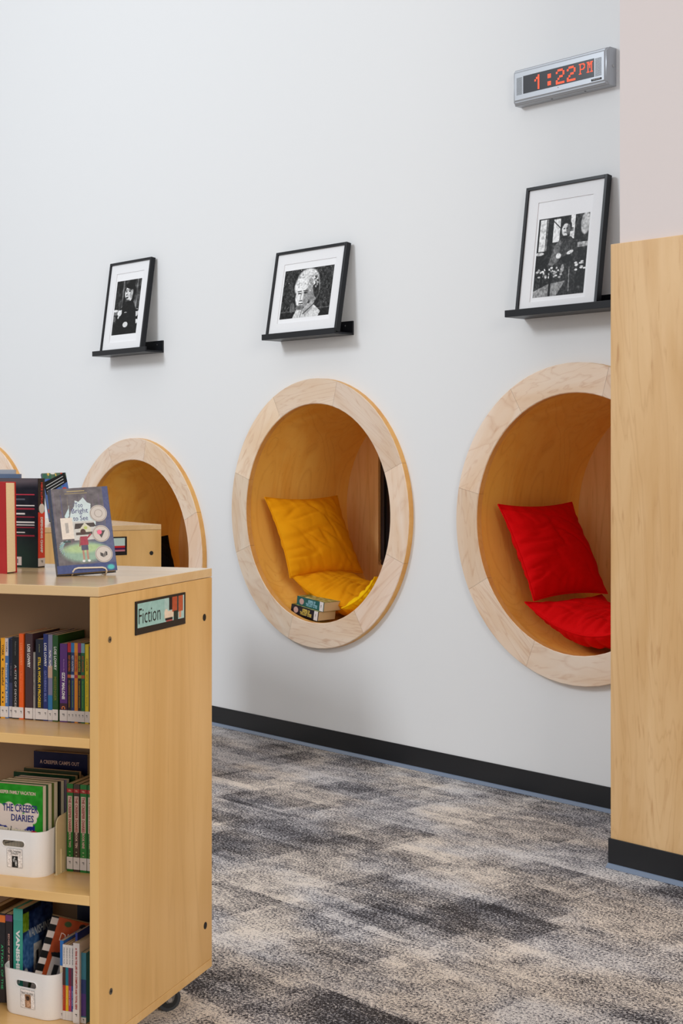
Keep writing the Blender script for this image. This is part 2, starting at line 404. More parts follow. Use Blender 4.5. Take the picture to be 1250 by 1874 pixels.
# right-hand wall block that steps forward, wainscoted with maple
CU0 = -3.3124; CV = .659
tag(MB().box(0, 3.6, 0, CV-.02, 0, 5.6).build('wall_right', M_WALL2, None, wl(CU0+.026, CV-.02, 0), (0, 0, WR)), kind='structure')
tag(MB().box(0, 3.6, 0, CV-.001, .06, 2.236, .002).build('trim_1', M_PANEL, None, wl(CU0, CV, 0), (0, 0, WR)), kind='structure')
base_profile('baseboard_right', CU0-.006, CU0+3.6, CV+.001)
solid_end = MB().box(-.006, 0, 0, CV, .014, .104, .0015).build('baseboard_return', M_BASE, None, wl(CU0, CV, 0), (0, 0, WR)); tag(solid_end, kind='structure')

# ================================================================== READING NOOKS
def ring_mesh(seed):
    r_ = random.Random(seed)
    bm = bmesh.new(); uvl = bm.loops.layers.uv.new('UVMap'); tl = bm.loops.layers.float_color.new('tone')
    joints = sorted([(a+r_.uniform(-6, 6)) % 360 for a in (26, 73, 117, 163, 203, 249, 299, 341)])
    J = len(joints)
    for j in range(J):
        a0 = joints[j]; a1 = joints[(j+1) % J]
        if a1 < a0: a1 += 360
        mid = math.radians((a0+a1)/2); ox, oy = r_.uniform(0, 20), r_.uniform(0, 20)
        t = r_.uniform(.80, 1.0); tone = (t, t*r_.uniform(.965, 1.0), t*r_.uniform(.93, 1.0), 1)
        K = 10
        def P(a, r, y): return (r*math.cos(a), y, r*math.sin(a))
        gap = .0007
        A = [math.radians(a0+(a1-a0)*k/K) for k in range(K+1)]; A[0] += gap; A[-1] -= gap
        def quad(pts, mi=0):
            f = bm.faces.new([bm.verts.new(p) for p in pts]); f.material_index = mi
            for lp in f.loops:
                x, y, z = lp.vert.co; dx = -math.sin(mid)*x+math.cos(mid)*z; dr = math.cos(mid)*x+math.sin(mid)*z
                lp[uvl].uv = (dx+ox, dr+oy+y*.5); lp[tl] = tone
        y0, yb = -.032, 0.
        c = .003
        for k in range(K):
            p, q = A[k], A[k+1]
            quad([P(p, R_IN+c, y0), P(q, R_IN+c, y0), P(q, R_OUT-c, y0), P(p, R_OUT-c, y0)])
            quad([P(p, R_OUT-c, y0), P(q, R_OUT-c, y0), P(q, R_OUT, y0+c), P(p, R_OUT, y0+c)])
            quad([P(p, R_IN, y0+c), P(q, R_IN, y0+c), P(q, R_IN+c, y0), P(p, R_IN+c, y0)])
            quad([P(p, R_OUT, y0+c), P(q, R_OUT, y0+c), P(q, R_OUT, yb), P(p, R_OUT, yb)], 1)
            quad([P(p, R_IN, yb), P(q, R_IN, yb), P(q, R_IN, y0+c), P(p, R_IN, y0+c)], 1)
            quad([P(p, R_OUT, yb), P(q, R_OUT, yb), P(q, R_IN, yb), P(p, R_IN, yb)])
    bmesh.ops.remove_doubles(bm, verts=bm.verts[:], dist=1e-5)
    bmesh.ops.recalc_face_normals(bm, faces=bm.faces[:])
    me = bpy.data.meshes.new('ring_trim'); bm.to_mesh(me); bm.free()
    me.materials.append(M_RING); me.materials.append(M_EDGE); return me
TUBE_D = .71
def nook(u, z, label, seed, window=True):
    t = thing('reading_nook', label, 'reading nook', wl(u, 0, z), (0, 0, WR), 'round maple reading nooks set in the wall')
    link('ring_trim', ring_mesh(seed), None, t)
    b = MB(); n = 96; Rg = []
    for (r, y) in ((R_TUBE, 0.0), (R_TUBE, TUBE_D), (R_TUBE+.015, TUBE_D), (R_TUBE+.015, 0.0)):
        Rg.append([b.bm.verts.new((r*math.cos(2*PI*k/n), y, r*math.sin(2*PI*k/n))) for k in range(n)])
    for i in range(4):
        A, B = Rg[i], Rg[(i+1) % 4]
        for k in range(n): b.bm.faces.new((A[k], A[(k+1) % n], B[(k+1) % n], B[k]))
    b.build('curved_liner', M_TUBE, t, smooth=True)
    # back disc with a square opening
    b = MB(); n = 64; s = .313 if window else 0
    if window:
        out, inn = [], []
        for k in range(n):
            a = 2*PI*(k+.5)/n; c_, s_ = math.cos(a), math.sin(a); m_ = max(abs(c_), abs(s_))
            out.append((b.bm.verts.new(((R_TUBE+.014)*c_, TUBE_D, (R_TUBE+.014)*s_)))); inn.append(b.bm.verts.new((s*c_/m_, TUBE_D, s*s_/m_)))
        for k in range(n): b.bm.faces.new((out[k], out[(k+1) % n], inn[(k+1) % n], inn[k]))
        for cx_, cz_ in ((1, 1), (-1, 1), (-1, -1), (1, -1)):
            a0 = math.atan2(cz_, cx_) % (2*PI); k = int(a0/(2*PI)*n-.5) % n
            b.bm.faces.new([inn[k], b.bm.verts.new((s*cx_, TUBE_D, s*cz_)), inn[(k+1) % n]])
        ext = bmesh.ops.extrude_face_region(b.bm, geom=b.bm.faces[:])
        for v in [g for g in ext['geom'] if isinstance(g, bmesh.types.BMVert)]: v.co.y += .018
        b.build('back_panel', M_BACKP, t)
        w = MB().box(-s-.01, s+.01, TUBE_D+.019, TUBE_D+.03, -s-.01, s+.01).build('dark_window', mat('dark_glass', s8(30, 28, 30), .3), t)
        rb = MB()
        for k in range(10):
            x = -s+.018+k*.066; rb.box(x, x+.022, TUBE_D+.004, TUBE_D+.019, -s, s, .004)
        rb.build('blind_slats', mat('dark_slat', s8(44, 38, 40), .45), w)
    return t
NOOKS = []
for (u, z), lab, sd in zip(RINGS, ('round maple reading nook cut off by left edge, behind upright books', 'round maple reading nook behind the farther bookcase, black cushion inside',
        'round maple reading nook holding mustard cushions and two books', 'round maple reading nook holding red cushions, beside wood panelled column'), (3, 8, 21, 34)):
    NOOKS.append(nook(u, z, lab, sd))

# ------------------------------------------------------------------ cushions
def cushion_mesh(L_, W_, T_, seed, Rb=None, crumple=1.):
    n = 72; V = []; F = []; off = Vector((seed*3.1, seed*1.7, seed*.9))
    def surf(s, t, side):
        es, et = abs(s), abs(t)
        x = s*L_/2*(1-.085*(1-t*t)*es**2); y = t*W_/2*(1-.085*(1-s*s)*et**2)
        prof = max(0., (1-es**2.4))**.62*max(0., (1-et**2.4))**.62
        z = side*T_/2*prof
        p = Vector((x*4, y*4, side*.35))+off
        w1 = noise.noise(p*1.1)*.011+noise.noise(p*2.3)*.007
        # folds running in from the seams, and a few long drawn folds
        edge_s = math.exp(-(1-es)*5)*(es > .0); edge_t = math.exp(-(1-et)*5)
        f1 = math.sin(t*21+noise.noise(p*1.5)*5)*edge_s*.0055*prof**.3; f2 = math.sin(s*21+noise.noise(p*1.3+Vector((3, 3, 3)))*5)*edge_t*.0055*prof**.3
        d = noise.noise(Vector((x*3+y*2, (y-x)*9, seed*2.+side))); f3 = -max(0, .16-abs(d))*.075*prof**.5
        g = noise.noise(Vector((x*19+noise.noise(Vector((x*3, y*3, seed)))*2.2, y*4.5, seed*1.3+side))); f4 = -(max(0., .34-abs(g))**1.5)*.090*math.exp(-(1+t)*1.25)*prof**.5
        g2 = noise.noise(Vector((x*5, y*15+noise.noise(Vector((x*4, y*2, seed+5)))*1.6, seed*2.1+side))); f5 = -(max(0., .28-abs(g2))**1.5)*.040*math.exp(-(1-abs(s))*2.2)*prof**.5
        z += side*(w1*prof+f1+f2+f3*prof*.6+f4+f5)*crumple
        if Rb: 
            a = x/Rb; r = Rb-z; return (r*math.sin(a), y, Rb-r*math.cos(a))
        return (x, y, z)
    for side in (1, -1):
        for j in range(n+1):
            for i in range(n+1): V.append(surf(-1+2*i/n, -1+2*j/n, side))
    for sd in range(2):
        o = sd*(n+1)**2
        for j in range(n):
            for i in range(n):
                a = o+j*(n+1)+i; q = (a, a+1, a+n+2, a+n+1); F.append(q if sd == 0 else q[::-1])
    me = bpy.data.meshes.new('cushion'); me.from_pydata(V, [], F)
    bm = bmesh.new(); bm.from_mesh(me); bmesh.ops.remove_doubles(bm, verts=bm.verts[:], dist=5e-4); bm.to_mesh(me); bm.free()
    for p in me.polygons: p.use_smooth = True
    seam = [surf(-1+2*i/30, -1, 1) for i in range(31)]+[surf(1, -1+2*i/30, 1) for i in range(1, 31)]+[surf(1-2*i/30, 1, 1) for i in range(1, 31)]+[surf(-1, 1-2*i/30, 1) for i in range(1, 31)]
    return me, seam
def cushion(label, ring, phi, c_u, c_z, c_v, L_, W_, T_, m, seed, Rb=None, group=None, yaw=0., crumple=1.):
    u, z = RINGS[ring]; a = math.radians(phi); beta = math.atan2(-math.cos(a), -math.sin(a))
    t = thing('cushion', label, 'cushion', wl(u+c_u, c_v, z+c_z), (0, beta, WR), group)
    if yaw: t.rotation_euler = (Matrix.Rotation(WR, 3, 'Z') @ Matrix.Rotation(beta, 3, 'Y') @ Matrix.Rotation(yaw, 3, 'Z')).to_euler()
    me, seam = cushion_mesh(L_, W_, T_, seed, Rb, crumple)
    link('cushion_body', me, m, t)
    MB().tube(seam, .0032, 6).build('seam_piping', m, t, smooth=True)
    return t
def arc_c(phi, r): a = math.radians(phi); return r*math.cos(a), r*math.sin(a)
for k, (m, col, g) in ((3, (M_RED, 'red', 'red cushions in the nook beside the column')), (2, (M_YEL, 'mustard yellow', 'mustard cushions in the middle nook')), (1, (M_BLC, 'black', None))):
    cushion('%s cushion propped upright in %s' % (col, {3: 'the nook beside the column', 2: 'the nook with the two books', 1: 'the nook behind the far bookcase'}[k]),
            k, 206.8, -.398, -.140, -.315, .47, .52, .17, m, 10+k, None, g)
    if k > 1:
        cu, cz = arc_c(259, .492)
        cushion('%s cushion lying flat in front of the upright %s one' % (col, col.split()[0]), k, 259 if k == 3 else 255, cu*.97-(.045 if k == 2 else 0), cz*.97+(.012 if k == 2 else 0), -.30 if k == 3 else -.36, .52 if k == 3 else .56, .54 if k == 3 else .47, .17, m, 30+k, .50, g, yaw=0. if k == 3 else math.radians(14))
cu, cz = arc_c(305, .495)
cushion('bright yellow crumpled cushion at the right rim of the nook with books', 2, 305, cu, cz, -.17, .30, .30, .12, M_YEL2, 51, .5, 'mustard cushions in the middle nook', crumple=1.3)

# ------------------------------------------------------------------ ledges and picture frames
def ledge(u0, u1, label):
    t = thing('picture_ledge', label, 'wall shelf', wl(u0, 0, 2.077), (0, 0, WR), 'black picture ledges on the long wall')
    w = u1-u0
    solid_box('ledge_board', M_BLACK, t, 0, w, -.119, 0, 0, .010, .001)
    solid_box('front_lip', M_BLACK, t, 0, w, -.129, -.1192, 0, .030, .0015)
    bp = MB().box(0, w, -.010, 0, .0102, .070, .001).build('back_rail', M_BLACK, t)
    MB().cyl((w-.05, -.0125, .048), (w-.05, -.010, .048), .004, 14).build('screw', M_CHROME, bp, smooth=True)
    MB().cyl((.05, -.0125, .048), (.05, -.010, .048), .004, 14).build('screw', M_CHROME, bp, smooth=True)
ledge(-7.581, -7.024, 'black picture ledge under the leftmost and smallest-looking portrait')
ledge(-5.968, -5.402, 'black picture ledge under the landscape-format portrait')
ledge(-4.294, -3.42, 'black picture ledge partly hidden by the wood panelled column')

def frame(uc, w, h, tilt, label, art, pic):
    """pic = (x0, z0, x1, z1) of the print; window of the mat a little larger"""
    t = thing('framed_portrait', label, 'framed photograph', wl(uc, .1165, 2.0925), (-tilt, 0, WR), 'black framed black-and-white portraits')
    bw = .014; d = .030; b = MB()
    b.box(-w/2, -w/2+bw, 0, d, 0, h, .001).box(w/2-bw, w/2, 0, d, 0, h, .001)
    b.box(-w/2+bw, w/2-bw, 0, d, 0, bw, .001).box(-w/2+bw, w/2-bw, 0, d, h-bw, h, .001)
    b.build('frame_border', M_BLACK, t)
    x0, z0, x1, z1, mg = pic
    mb = MB(); a0, b0, a1, b1 = x0-mg[0], z0-mg[1], x1+mg[2], z1+mg[3]     # mat window
    for (p0, p1, q0, q1) in ((-w/2+bw, a0, bw, h-bw), (a1, w/2-bw, bw, h-bw), (a0, a1, bw, b0), (a0, a1, b1, h-bw)):
        mb.box(p0, p1, .0085, .0115, q0, q1)
    mb.build('mat_board', M_MATB, t)
    solid_box('backing_sheet', mat('paper_white', s8(244, 244, 246), .7), t, -w/2+bw, w/2-bw, .0120, .016, bw, h-bw)
    cv = art(x1-x0, z1-z0); cv.a = np.clip((cv.a-.5)*1.25+.46, .01, 1)
    cv.build('photo_print', t, (x0, .0117, z0))
    return t
def art1(w, h):
    c = Canvas(w, h, 110, g3(52)); X, Y = c.X, c.Y
    for x, v in ((.08, 95), (.2, 60), (.3, 105), (.42, 70), (.86, 120), (.95, 85), (.78, 90)): c.rect(x-.03, 0, x+.03, .62, g3(v))
    c.noise(.35, 9); c.rect(0, 0, .12, .5, g3(60))
    c.ell(.10, .58, .22, .05, g3(120)); c.ell(.06, .55, .1, .02, g3(215)); c.ell(.93, .62, .08, .07, g3(205)); c.ell(.90, .58, .12, .02, g3(25)); c.ell(.05, .70, .06, .05, g3(110)); c.ell(.95, .78, .06, .04, g3(220))
    c.poly([(.38, .46), (.58, .38), (.76, .42), (.88, .55), (.98, 1), (.06, 1), (.14, .68), (.26, .52)], g3(36))
    c.ell(.60, .22, .21, .135, g3(30)); c.ell(.68, .30, .10, .16, g3(28))
    c.ell(.52, .24, .145, .125, g3(222), .15); c.ell(.58, .33, .10, .07, g3(205)); c.ell(.64, .24, .06, .11, g3(165)); c.ell(.66, .25, .035, .035, g3(200))
    c.ell(.56, .13, .19, .045, g3(32), .25)
    c.ell(.43, .215, .035, .012, g3(40)); c.ell(.56, .215, .04, .012, g3(45)); c.line(.40, .19, .48, .185, .012, g3(60)); c.line(.51, .188, .62, .192, .012, g3(60))
    c.ell(.455, .275, .03, .02, g3(120)); c.ell(.47, .33, .055, .016, g3(60)); c.ell(.50, .385, .10, .02, g3(90)); c.rect(.47, .39, .68, .44, g3(34))
    c.ell(.24, .60, .085, .055, g3(228)); c.line(.30, .56, .20, .68, .03, g3(210)); c.ell(.52, .82, .10, .05, g3(215)); c.ell(.48, .595, .05, .006, g3(210))
    return c.noise(.16, 3).noise(.08, 1)
def art2(w, h):
    c = Canvas(w, h, 130, g3(66)); c.noise(.22, 4).noise(.14, 1)
    for k in range(70): c.ell(rng.rand(), rng.rand(), .004+.006*rng.rand(), .006, g3(120+rng.randint(90)))
    c.rect(0, .86, 1, 1, g3(48)); c.line(0, .86, 1, .83, .006, g3(120))
    c.ell(.24, .78, .05, .10, g3(110)); c.poly([(.34, .80), (.44, .74), (.62, .72), (.72, .80), (.82, .90), (.78, 1.0), (.27, 1.0)], g3(206))
    c.ell(.50, .26, .225, .25, g3(216)); c.ell(.42, .36, .18, .20, g3(222)); c.ell(.63, .42, .13, .28, g3(150)); c.ell(.68, .40, .06, .22, g3(60), -.2)
    for k in range(190):
        a = rng.rand()*6.28; r = rng.rand()**.5; c.ell(.50+.22*r*math.cos(a), .27+.23*r*math.sin(a), .012, .016, g3(150+rng.randint(95)))
    c.ell(.415, .56, .13, .235, g3(226), .1); c.ell(.50, .60, .06, .19, g3(150), .1); c.ell(.40, .79, .09, .05, g3(120))
    c.ell(.36, .505, .036, .016, g3(40)); c.ell(.475, .495, .04, .017, g3(40)); c.line(.32, .465, .39, .46, .009, g3(80)); c.line(.435, .455, .52, .465, .009, g3(80))
    c.line(.40, .50, .385, .63, .012, g3(160)); c.ell(.40, .655, .035, .012, g3(90)); c.ell(.405, .715, .05, .014, g3(50)); c.ell(.405, .77, .05, .01, g3(130))
    c.poly([(.46, .86), (.62, .66), (.68, .70), (.64, .84), (.52, .98)], g3(175)); c.line(.48, .92, .70, .72, .01, g3(60)); c.line(.42, .98, .46, .80, .008, g3(120))
    return c.noise(.22, 2).noise(.10, 1)
def art3(w, h):
    c = Canvas(w, h, 130, g3(58)); c.noise(.2, 8)
    c.rect(.02, .02, .16, .42, g3(222)); c.rect(.17, .02, .20, .45, g3(120)); c.rect(.0, 0, .04, .5, g3(30)); c.rect(.20, 0, .30, .5, g3(30)); c.rect(.31, .03, .44, .32, g3(230))
    c.line(.30, .05, .46, .16, .01, g3(40)); c.rect(.44, 0, .52, .3, g3(60)); c.rect(.64, 0, .72, .30, g3(228)); c.rect(.62, .16, .70, .21, g3(120)); c.rect(.72, 0, .88, .45, g3(55)); c.ell(.93, .13, .09, .14, g3(190)); c.rect(.78, .36, 1, .42, g3(170)); c.noise(.22, 5)
    c.rect(0, .42, .26, .66, g3(40)); c.rect(.74, .44, 1, .9, g3(38)); c.ell(.07, .45, .09, .02, g3(200))
    c.poly([(.40, .33), (.52, .26), (.66, .27), (.80, .36), (.84, .60), (.80, .98), (.36, .98), (.38, .64), (.24, .62), (.32, .40)], g3(66))
    c.poly([(.36, .36), (.48, .29), (.46, .56), (.34, .62), (.26, .60)], g3(118)); 
    for k in range(8): c.line(.44+.03*k, .33, .40+.035*k, .52, .006, g3(105))
    c.ell(.56, .145, .105, .085, g3(34)); c.ell(.55, .18, .078, .080, g3(224)); c.ell(.60, .18, .04, .07, g3(120)); c.ell(.52, .165, .02, .008, g3(40)); c.ell(.575, .163, .02, .008, g3(40)); c.ell(.545, .215, .025, .008, g3(90)); c.rect(.51, .25, .60, .29, g3(28))
    c.ell(.45, .50, .05, .035, g3(225)); c.ell(.67, .47, .065, .022, g3(225), -.3); c.ell(.62, .55, .10, .05, g3(28))
    for k in range(46): c.ell(.05+.5*rng.rand(), .64+.14*rng.rand(), .03*rng.rand()+.006, .012, g3(rng.choice([230, 200, 30, 160])))
    for k in range(12): c.ell(.78+.2*rng.rand(), .60+.1*rng.rand(), .03, .012, g3(rng.choice([230, 200, 40])))
    c.rect(.12, .70, .17, .95, g3(24)); c.rect(.30, .70, .35, 1, g3(22)); c.poly([(0, .92), (.30, .84), (.62, .82), (.46, 1), (0, 1)], g3(150)); c.ell(.55, .66, .03, .05, g3(170)); c.line(.68, .66, .70, .96, .008, g3(150)); c.rect(.30, .74, .35, 1, g3(26))
    return c.noise(.26, 3).noise(.16, 1)
frame(-7.305, .432, .545, math.radians(8.0), 'black framed portrait of a person in dark clothes, leftmost on the wall', art1, (-.128, .105, .128, .430, (.012, .045, .018, .045)))
frame(-5.681, .547, .449, math.radians(9.6), 'landscape black framed portrait of a person in a tall white headdress', art2, (-.190, .090, .190, .345, (.012, .022, .012, .035)))
frame(-4.027, .440, .553, math.radians(7.9), 'tall black framed photograph of a person standing at a workbench', art3, (-.138, .062, .137, .405, (.012, .018, .012, .075)))

# ------------------------------------------------------------------ LED wall clock
def led_clock():
    t = thing('wall_clock', 'silver digital wall clock showing 1:22 PM in red', 'clock', wl(-4.052, 0, 3.083), (0, 0, WR))
    b = MB(); r = b.bm
    V = []
    for (hw, hh, y) in ((.258, .078, 0), (.258, .078, -.048), (.249, .0645, -.062)):
        V.append([r.verts.new((sx*hw, y, sz*hh)) for sx, sz in ((-1, -1), (1, -1), (1, 1), (-1, 1))])
    for A, B in zip(V, V[1:]):
        for k in range(4): r.faces.new((A[k], A[(k+1) % 4], B[(k+1) % 4], B[k]))
    r.faces.new(V[0][::-1]); r.faces.new(V[-1])
    bmesh.ops.bevel(r, geom=[e for e in r.edges if all(v.co.y < -.03 for v in e.verts)], offset=.006, segments=3, affect='EDGES')
    b.build('housing', M_SILVER, t, smooth=True)
    sx0, sx1, sz0, sz1 = -.1935, .1915, -.037, .039
    s = solid_box('display_screen', M_SCREEN, t, sx0, sx1, -.0635, -.0615, sz0, sz1)
    F2 = ['01110', '10001', '00001', '00110', '01000', '10000', '11111']; F1 = ['001', '011', '101', '001', '001', '001', '001']
    FP = ['1111110', '0100011', '0100001', '0100001', '0100011', '0111110', '0100000', '0100000', '0100000', '1110000']
    FM = ['1110111', '0110110', '0111110', '0101010', '0101010', '0101010', '0100010', '0100010', '0100010', '1110111']
    p = (sx1-sx0)/84; q = (sz1-sz0)/17
    def dots(nm, bl_, col, k, row=2):
        b = MB()
        for bits, row in bl_: dots_(b, bits, col, row, k)
        b.build(nm, M_LED, s)
    def dots_(b, bits, col, row, k):
        for j, line in enumerate(bits):
            for i, ch in enumerate(line):
                if ch == '1':
                    for a in range(k):
                        for c in range(k):
                            x = sx0+(col+i*k+a+.08)*p; z = sz1-(row+j*k+c+.08)*q
                            if x+p*.84 < sx1: b.box(x, x+p*.84, -.0645, -.0634, z-q*.84, z)
    dots('digit', [(F1, 2)], 14, 2); dots('colon', [(['11', '11'], 4), (['11', '11'], 11)], 30, 2); dots('digit', [(F2, 2)], 40, 2); dots('digit', [(F2, 2)], 53, 2); dots('letter', [(FP, 2)], 67, 1); dots('letter', [(FM, 2)], 76, 1)
    for x0, x1 in ((-.232, -.200), (.197, .231)):
        g = MB()
        for i in range(8):
            for j in range(18): g.box(x0+i*(x1-x0)/8, x0+(i+.62)*(x1-x0)/8, -.0631, -.0618, -.037+j*.0042, -.0345+j*.0042)
        g.build('speaker_grille', M_SILV2, t)
    n = solid_box('name_plate', M_BLK, t, .178, .230, -.0640, -.0618, -.054, -.046)
    text('VALCOM', M_WHITE, n, .040, .0042, (.205, -.0643, -.050), (PI/2, 0, 0))
    MB().cyl((0, -.0632, -.045), (0, -.0618, -.045), .0018, 10).build('sensor_dot', mat('red_dot', s8(170, 50, 50), .4), t)
    for x in (-.06, .12): MB().cyl((x, -.030, -.0785), (x, -.030, -.0775), .005, 10).build('vent_hole', M_BLK, t)
    MB().cyl((.2575, -.022, .002), (.2605, -.022, .002), .006, 14).build('side_lock', M_CHROME, t)
led_clock()

# ================================================================== BOOKCASES
BW, BD = .93, .633
Z0, ZS2, ZS1, ZTB, ZT = .1017, .4434, .811, 1.143, 1.1665
def bookcase(label, loc, rz):
    t = thing('mobile_bookcase', label, 'bookcase', loc, (0, 0, rz), 'maple bookcases on casters')
    solid_box('side_panel', M_LAM, t, -.0235, 0, 0, BD, Z0, ZTB-.001, .0015)
    solid_box('side_panel', M_LAM, t, -BW, -BW+.0235, 0, BD, Z0, ZTB-.001, .0015)
    solid_box('top_panel', M_LAMT, t, -BW, 0, 0, BD, ZTB, ZT, .002)
    solid_box('bottom_panel', M_LAMX, t, -BW, 0, 0, BD, .079, Z0-.0008, .0015)
    for z in (ZS1, ZS2):
        solid_box('shelf', M_LAMX, t, -BW+.024, -.024, .001, .314, z-.0235, z, .0015)
        solid_box('shelf', M_LAMX, t, -BW+.024, -.024, .325, BD-.001, z-.0235, z, .0015)
    solid_box('back_panel', mat('divider_laminate', s8(150, 122, 92), .6), t, -BW+.0238, -.0238, .315, .324, Z0, ZTB-.001)
    for y, z in ((.053, 1.038), (.058, .205)):
        c = MB().cyl((0, y, z), (.0015, y, z), .0075, 20).build('steel_bolt', M_STEEL, t, smooth=True); MB().cyl((.0015, y, z), (.002, y, z), .003, 6).build('hex_socket', M_BLK, c)
    for y, z in ((.583, 1.037), (.589, .203)):
        MB().cyl((0, y, z), (.001, y, z), .0095, 20).build('black_cap', M_BLK, t, smooth=True)
    # sign on the end panel
    s = MB().box(0, .0035, .180, .460, 1.033, 1.116, .0012).build('section_sign', M_BLACK, t)
    w, h = .262, .060; c = Canvas(w, h, 130, c3(150, 196, 190))
    c.rect(.0, 0, .56, 1, c3(158, 200, 194)); c.rect(.56, 0, 1, 1, c3(176, 208, 204)); c.rect(.66, 0, .76, .55, c3(24, 22, 28)); c.rect(.56, .55, .80, .82, c3(236, 214, 190)); c.ell(.60, .62, .04, .16, c3(240, 220, 198))
    c.rect(.73, .0, .84, .62, c3(184, 84, 54)); c.rect(.87, .0, .97, .66, c3(192, 92, 60)); c.rect(.84, .0, .87, .7, c3(40, 60, 60)); c.rect(.88, .66, .93, .95, c3(222, 160, 130)); c.rect(.76, .60, .86, 1, c3(30, 50, 46)); c.rect(.58, .84, .74, .94, c3(30, 24, 28)); c.rect(.60, .94, .74, 1, c3(190, 90, 90))
    c.noise(.06, 3)
    c.build('sign_card', s, (.0038, .188, 1.050), (0, 0, PI/2))
    text('Fiction', M_INK, s, .118, .038, (.0042, .253, 1.078), (PI/2, 0, PI/2), bold=-.005)
    # casters
    for x, y, a in ((-.066, .150, .5), (-.066, .495, -.80), (-BW+.066, .150, -.4), (-BW+.066, .474, .9)):
        k = bpy.data.objects.new('caster', None); COL.objects.link(k); k.parent = t; k.location = (x, y, 0); k.rotation_euler = (0, 0, a); k.empty_display_size = .02
        MB().cyl((-.011, 0, .0325), (.011, 0, .0325), .0325, 36).build('wheel', M_RUBBER, k, smooth=True)
        MB().cyl((-.0125, 0, .0325), (.0125, 0, .0325), .024, 36).build('wheel_disc', M_BLK, k, smooth=True)
        f = MB()
        for sx in (-.0165, .0145): f.prism([(-.012, .028), (-.006, .022), (.006, .022), (.012, .028), (.020, .068), (-.026, .068)], 0, .002); 
        f.bm.free(); f = MB()
        for sx in (-.0170, .0145):
            pts = [(-.012, .030), (-.007, .023), (.007, .023), (.012, .030), (.022, .066), (-.024, .066)]
            a_ = [f.bm.verts.new((sx, p[0], p[1])) for p in pts]; b_ = [f.bm.verts.new((sx+.0025, p[0], p[1])) for p in pts]
            f.bm.faces.new(a_); f.bm.faces.new(b_[::-1])
            for i in range(6): f.bm.faces.new((a_[i], b_[i], b_[(i+1) % 6], a_[(i+1) % 6]))
        f.box(-.0175, .0175, -.026, .024, .066, .069); f.cyl((0, 0, .069), (0, 0, .0745), .014, 20)
        f.box(-.03, .03, -.03, .03, .0745, .0788, .001)
        f.build('fork', mat('grey_metal', s8(120, 118, 114), .4, .8), k)
        MB().cyl((-.020, 0, .0325), (.020, 0, .0325), .0065, 16).build('axle_nut', M_CHROME, k, smooth=True)
    return t
case1 = bookcase('nearest maple bookcase with Fiction sign and full book shelves', (BX, BY, 0), -TB)
case2 = bookcase('farther maple bookcase partly hidden behind the display book', (-1.350, 6.41, 0), -math.radians(56.4))
for ch in list(case2.children):                                     # its sign card shows red books instead of the word
    if ch.name.startswith('section_sign'):
        for g in list(ch.children): bpy.data.objects.remove(g)
        c = Canvas(.262, .060, 90, c3(190, 214, 208)); c.rect(0, .55, 1, .72, c3(196, 40, 44)); c.rect(0, .72, 1, .86, c3(70, 30, 80)); c.rect(0, .86, 1, 1, c3(190, 120, 130))
        c.build('sign_card', ch, (.0038, .188, 1.050), (0, 0, PI/2))

# ------------------------------------------------------------------ books
BM = {}
def bmatc(c, rough=.35):
    k = (c, rough)
    if k not in BM: BM[k] = mat('cover_%d_%d_%d_%d' % (*c, int(rough*100)), s8(*c), rough, bscale=60, var=.12)
    return BM[k]
SPR = (PI/2, PI/2, 0)
def spine_rot(): return Matrix(((0, 1, 0), (0, 0, -1), (-1, 0, 0))).to_euler()   # text right -> -z, up -> +x, faces -y
SR = spine_rot()
def book(label, loc, rz, w, h, d, color, title=None, tcol=(235, 235, 235), tz=.55, tl=.5, th=.5, group=None, hard=False, sticker=None,
         bands=(), pages=None, extra=(), rot=None, cat='book', front=None, front_text=(), bold=.01, name='book'):
    """spine faces local -y, front cover faces +x; origin at the foot of the spine's centre"""
    t = thing(name, label, cat, loc, rot if rot else (0, 0, rz), group)
    c = .0022 if hard else .0008; o = .003 if hard else .0004
    cm = bmatc(color)
    b = MB().box(-w/2, -w/2+c, 0, d, 0, h).box(w/2-c, w/2, 0, d, 0, h).box(-w/2+c, w/2-c, 0, c*1.2, 0, h)
    b.build('cover', cm, t)
    MB().box(-w/2+c, w/2-c, c*1.3, d-o, o, h-o, 0).build('page_block', pages or M_PAGE, t)
    for (z0, z1, col) in bands: MB().box(-w/2-.0001, w/2+.0001, -.0004, .0006, h*z0, h*z1).build('spine_band', bmatc(col), t)
    if title: text(title, bmatc(tcol, .5), t, h*tl, w*th, (0, -.0007, h*tz), SR, 'spine_title', bold=bold)
    for (s_, col, z, l, hh, ox) in extra: text(s_, bmatc(col, .5), t, h*l, w*hh, (ox*w, -.0008, h*z), SR, 'spine_text', bold=bold)
    if sticker:
        z0, z1 = sticker; s = MB().box(-w/2-.0002, w/2+.0002, -.0011, .0004, z0, z1).build('call_number_label', M_WHITE, t)
        if w > .008: text('F', M_INK, s, .006, w*.32, (0, -.0013, z0+(z1-z0)*.55), SR, 'label_letter')
    if front:
        cv = front(d-.001, h); cv.build('cover_art', t, (w/2+.0004, .0005, 0), (0, 0, PI/2))
    for (s_, col, cx_, cz_, ww, hh, bo) in front_text:
        text(s_, bmatc(col, .5), t, ww, hh, (w/2+.0009, cx_, cz_), (PI/2, 0, PI/2), 'cover_title', bold=bo)
    return t
ST = (.003, .030)
G1 = 'upright fiction books on the first open shelf'
def sh1(x0, x1, h, color, label, **k):
    k.setdefault('sticker', ST)
    book(label, bl((x0+x1)/2, .175+k.pop('dy', 0), ZS1), -TB, x1-x0, h, .132, color, group=G1, **k)
LOC = ' on the top shelf'
sh1(-.3905, -.3765, .194, (22, 40, 40), 'near-black book just left of the yellow-spined one')
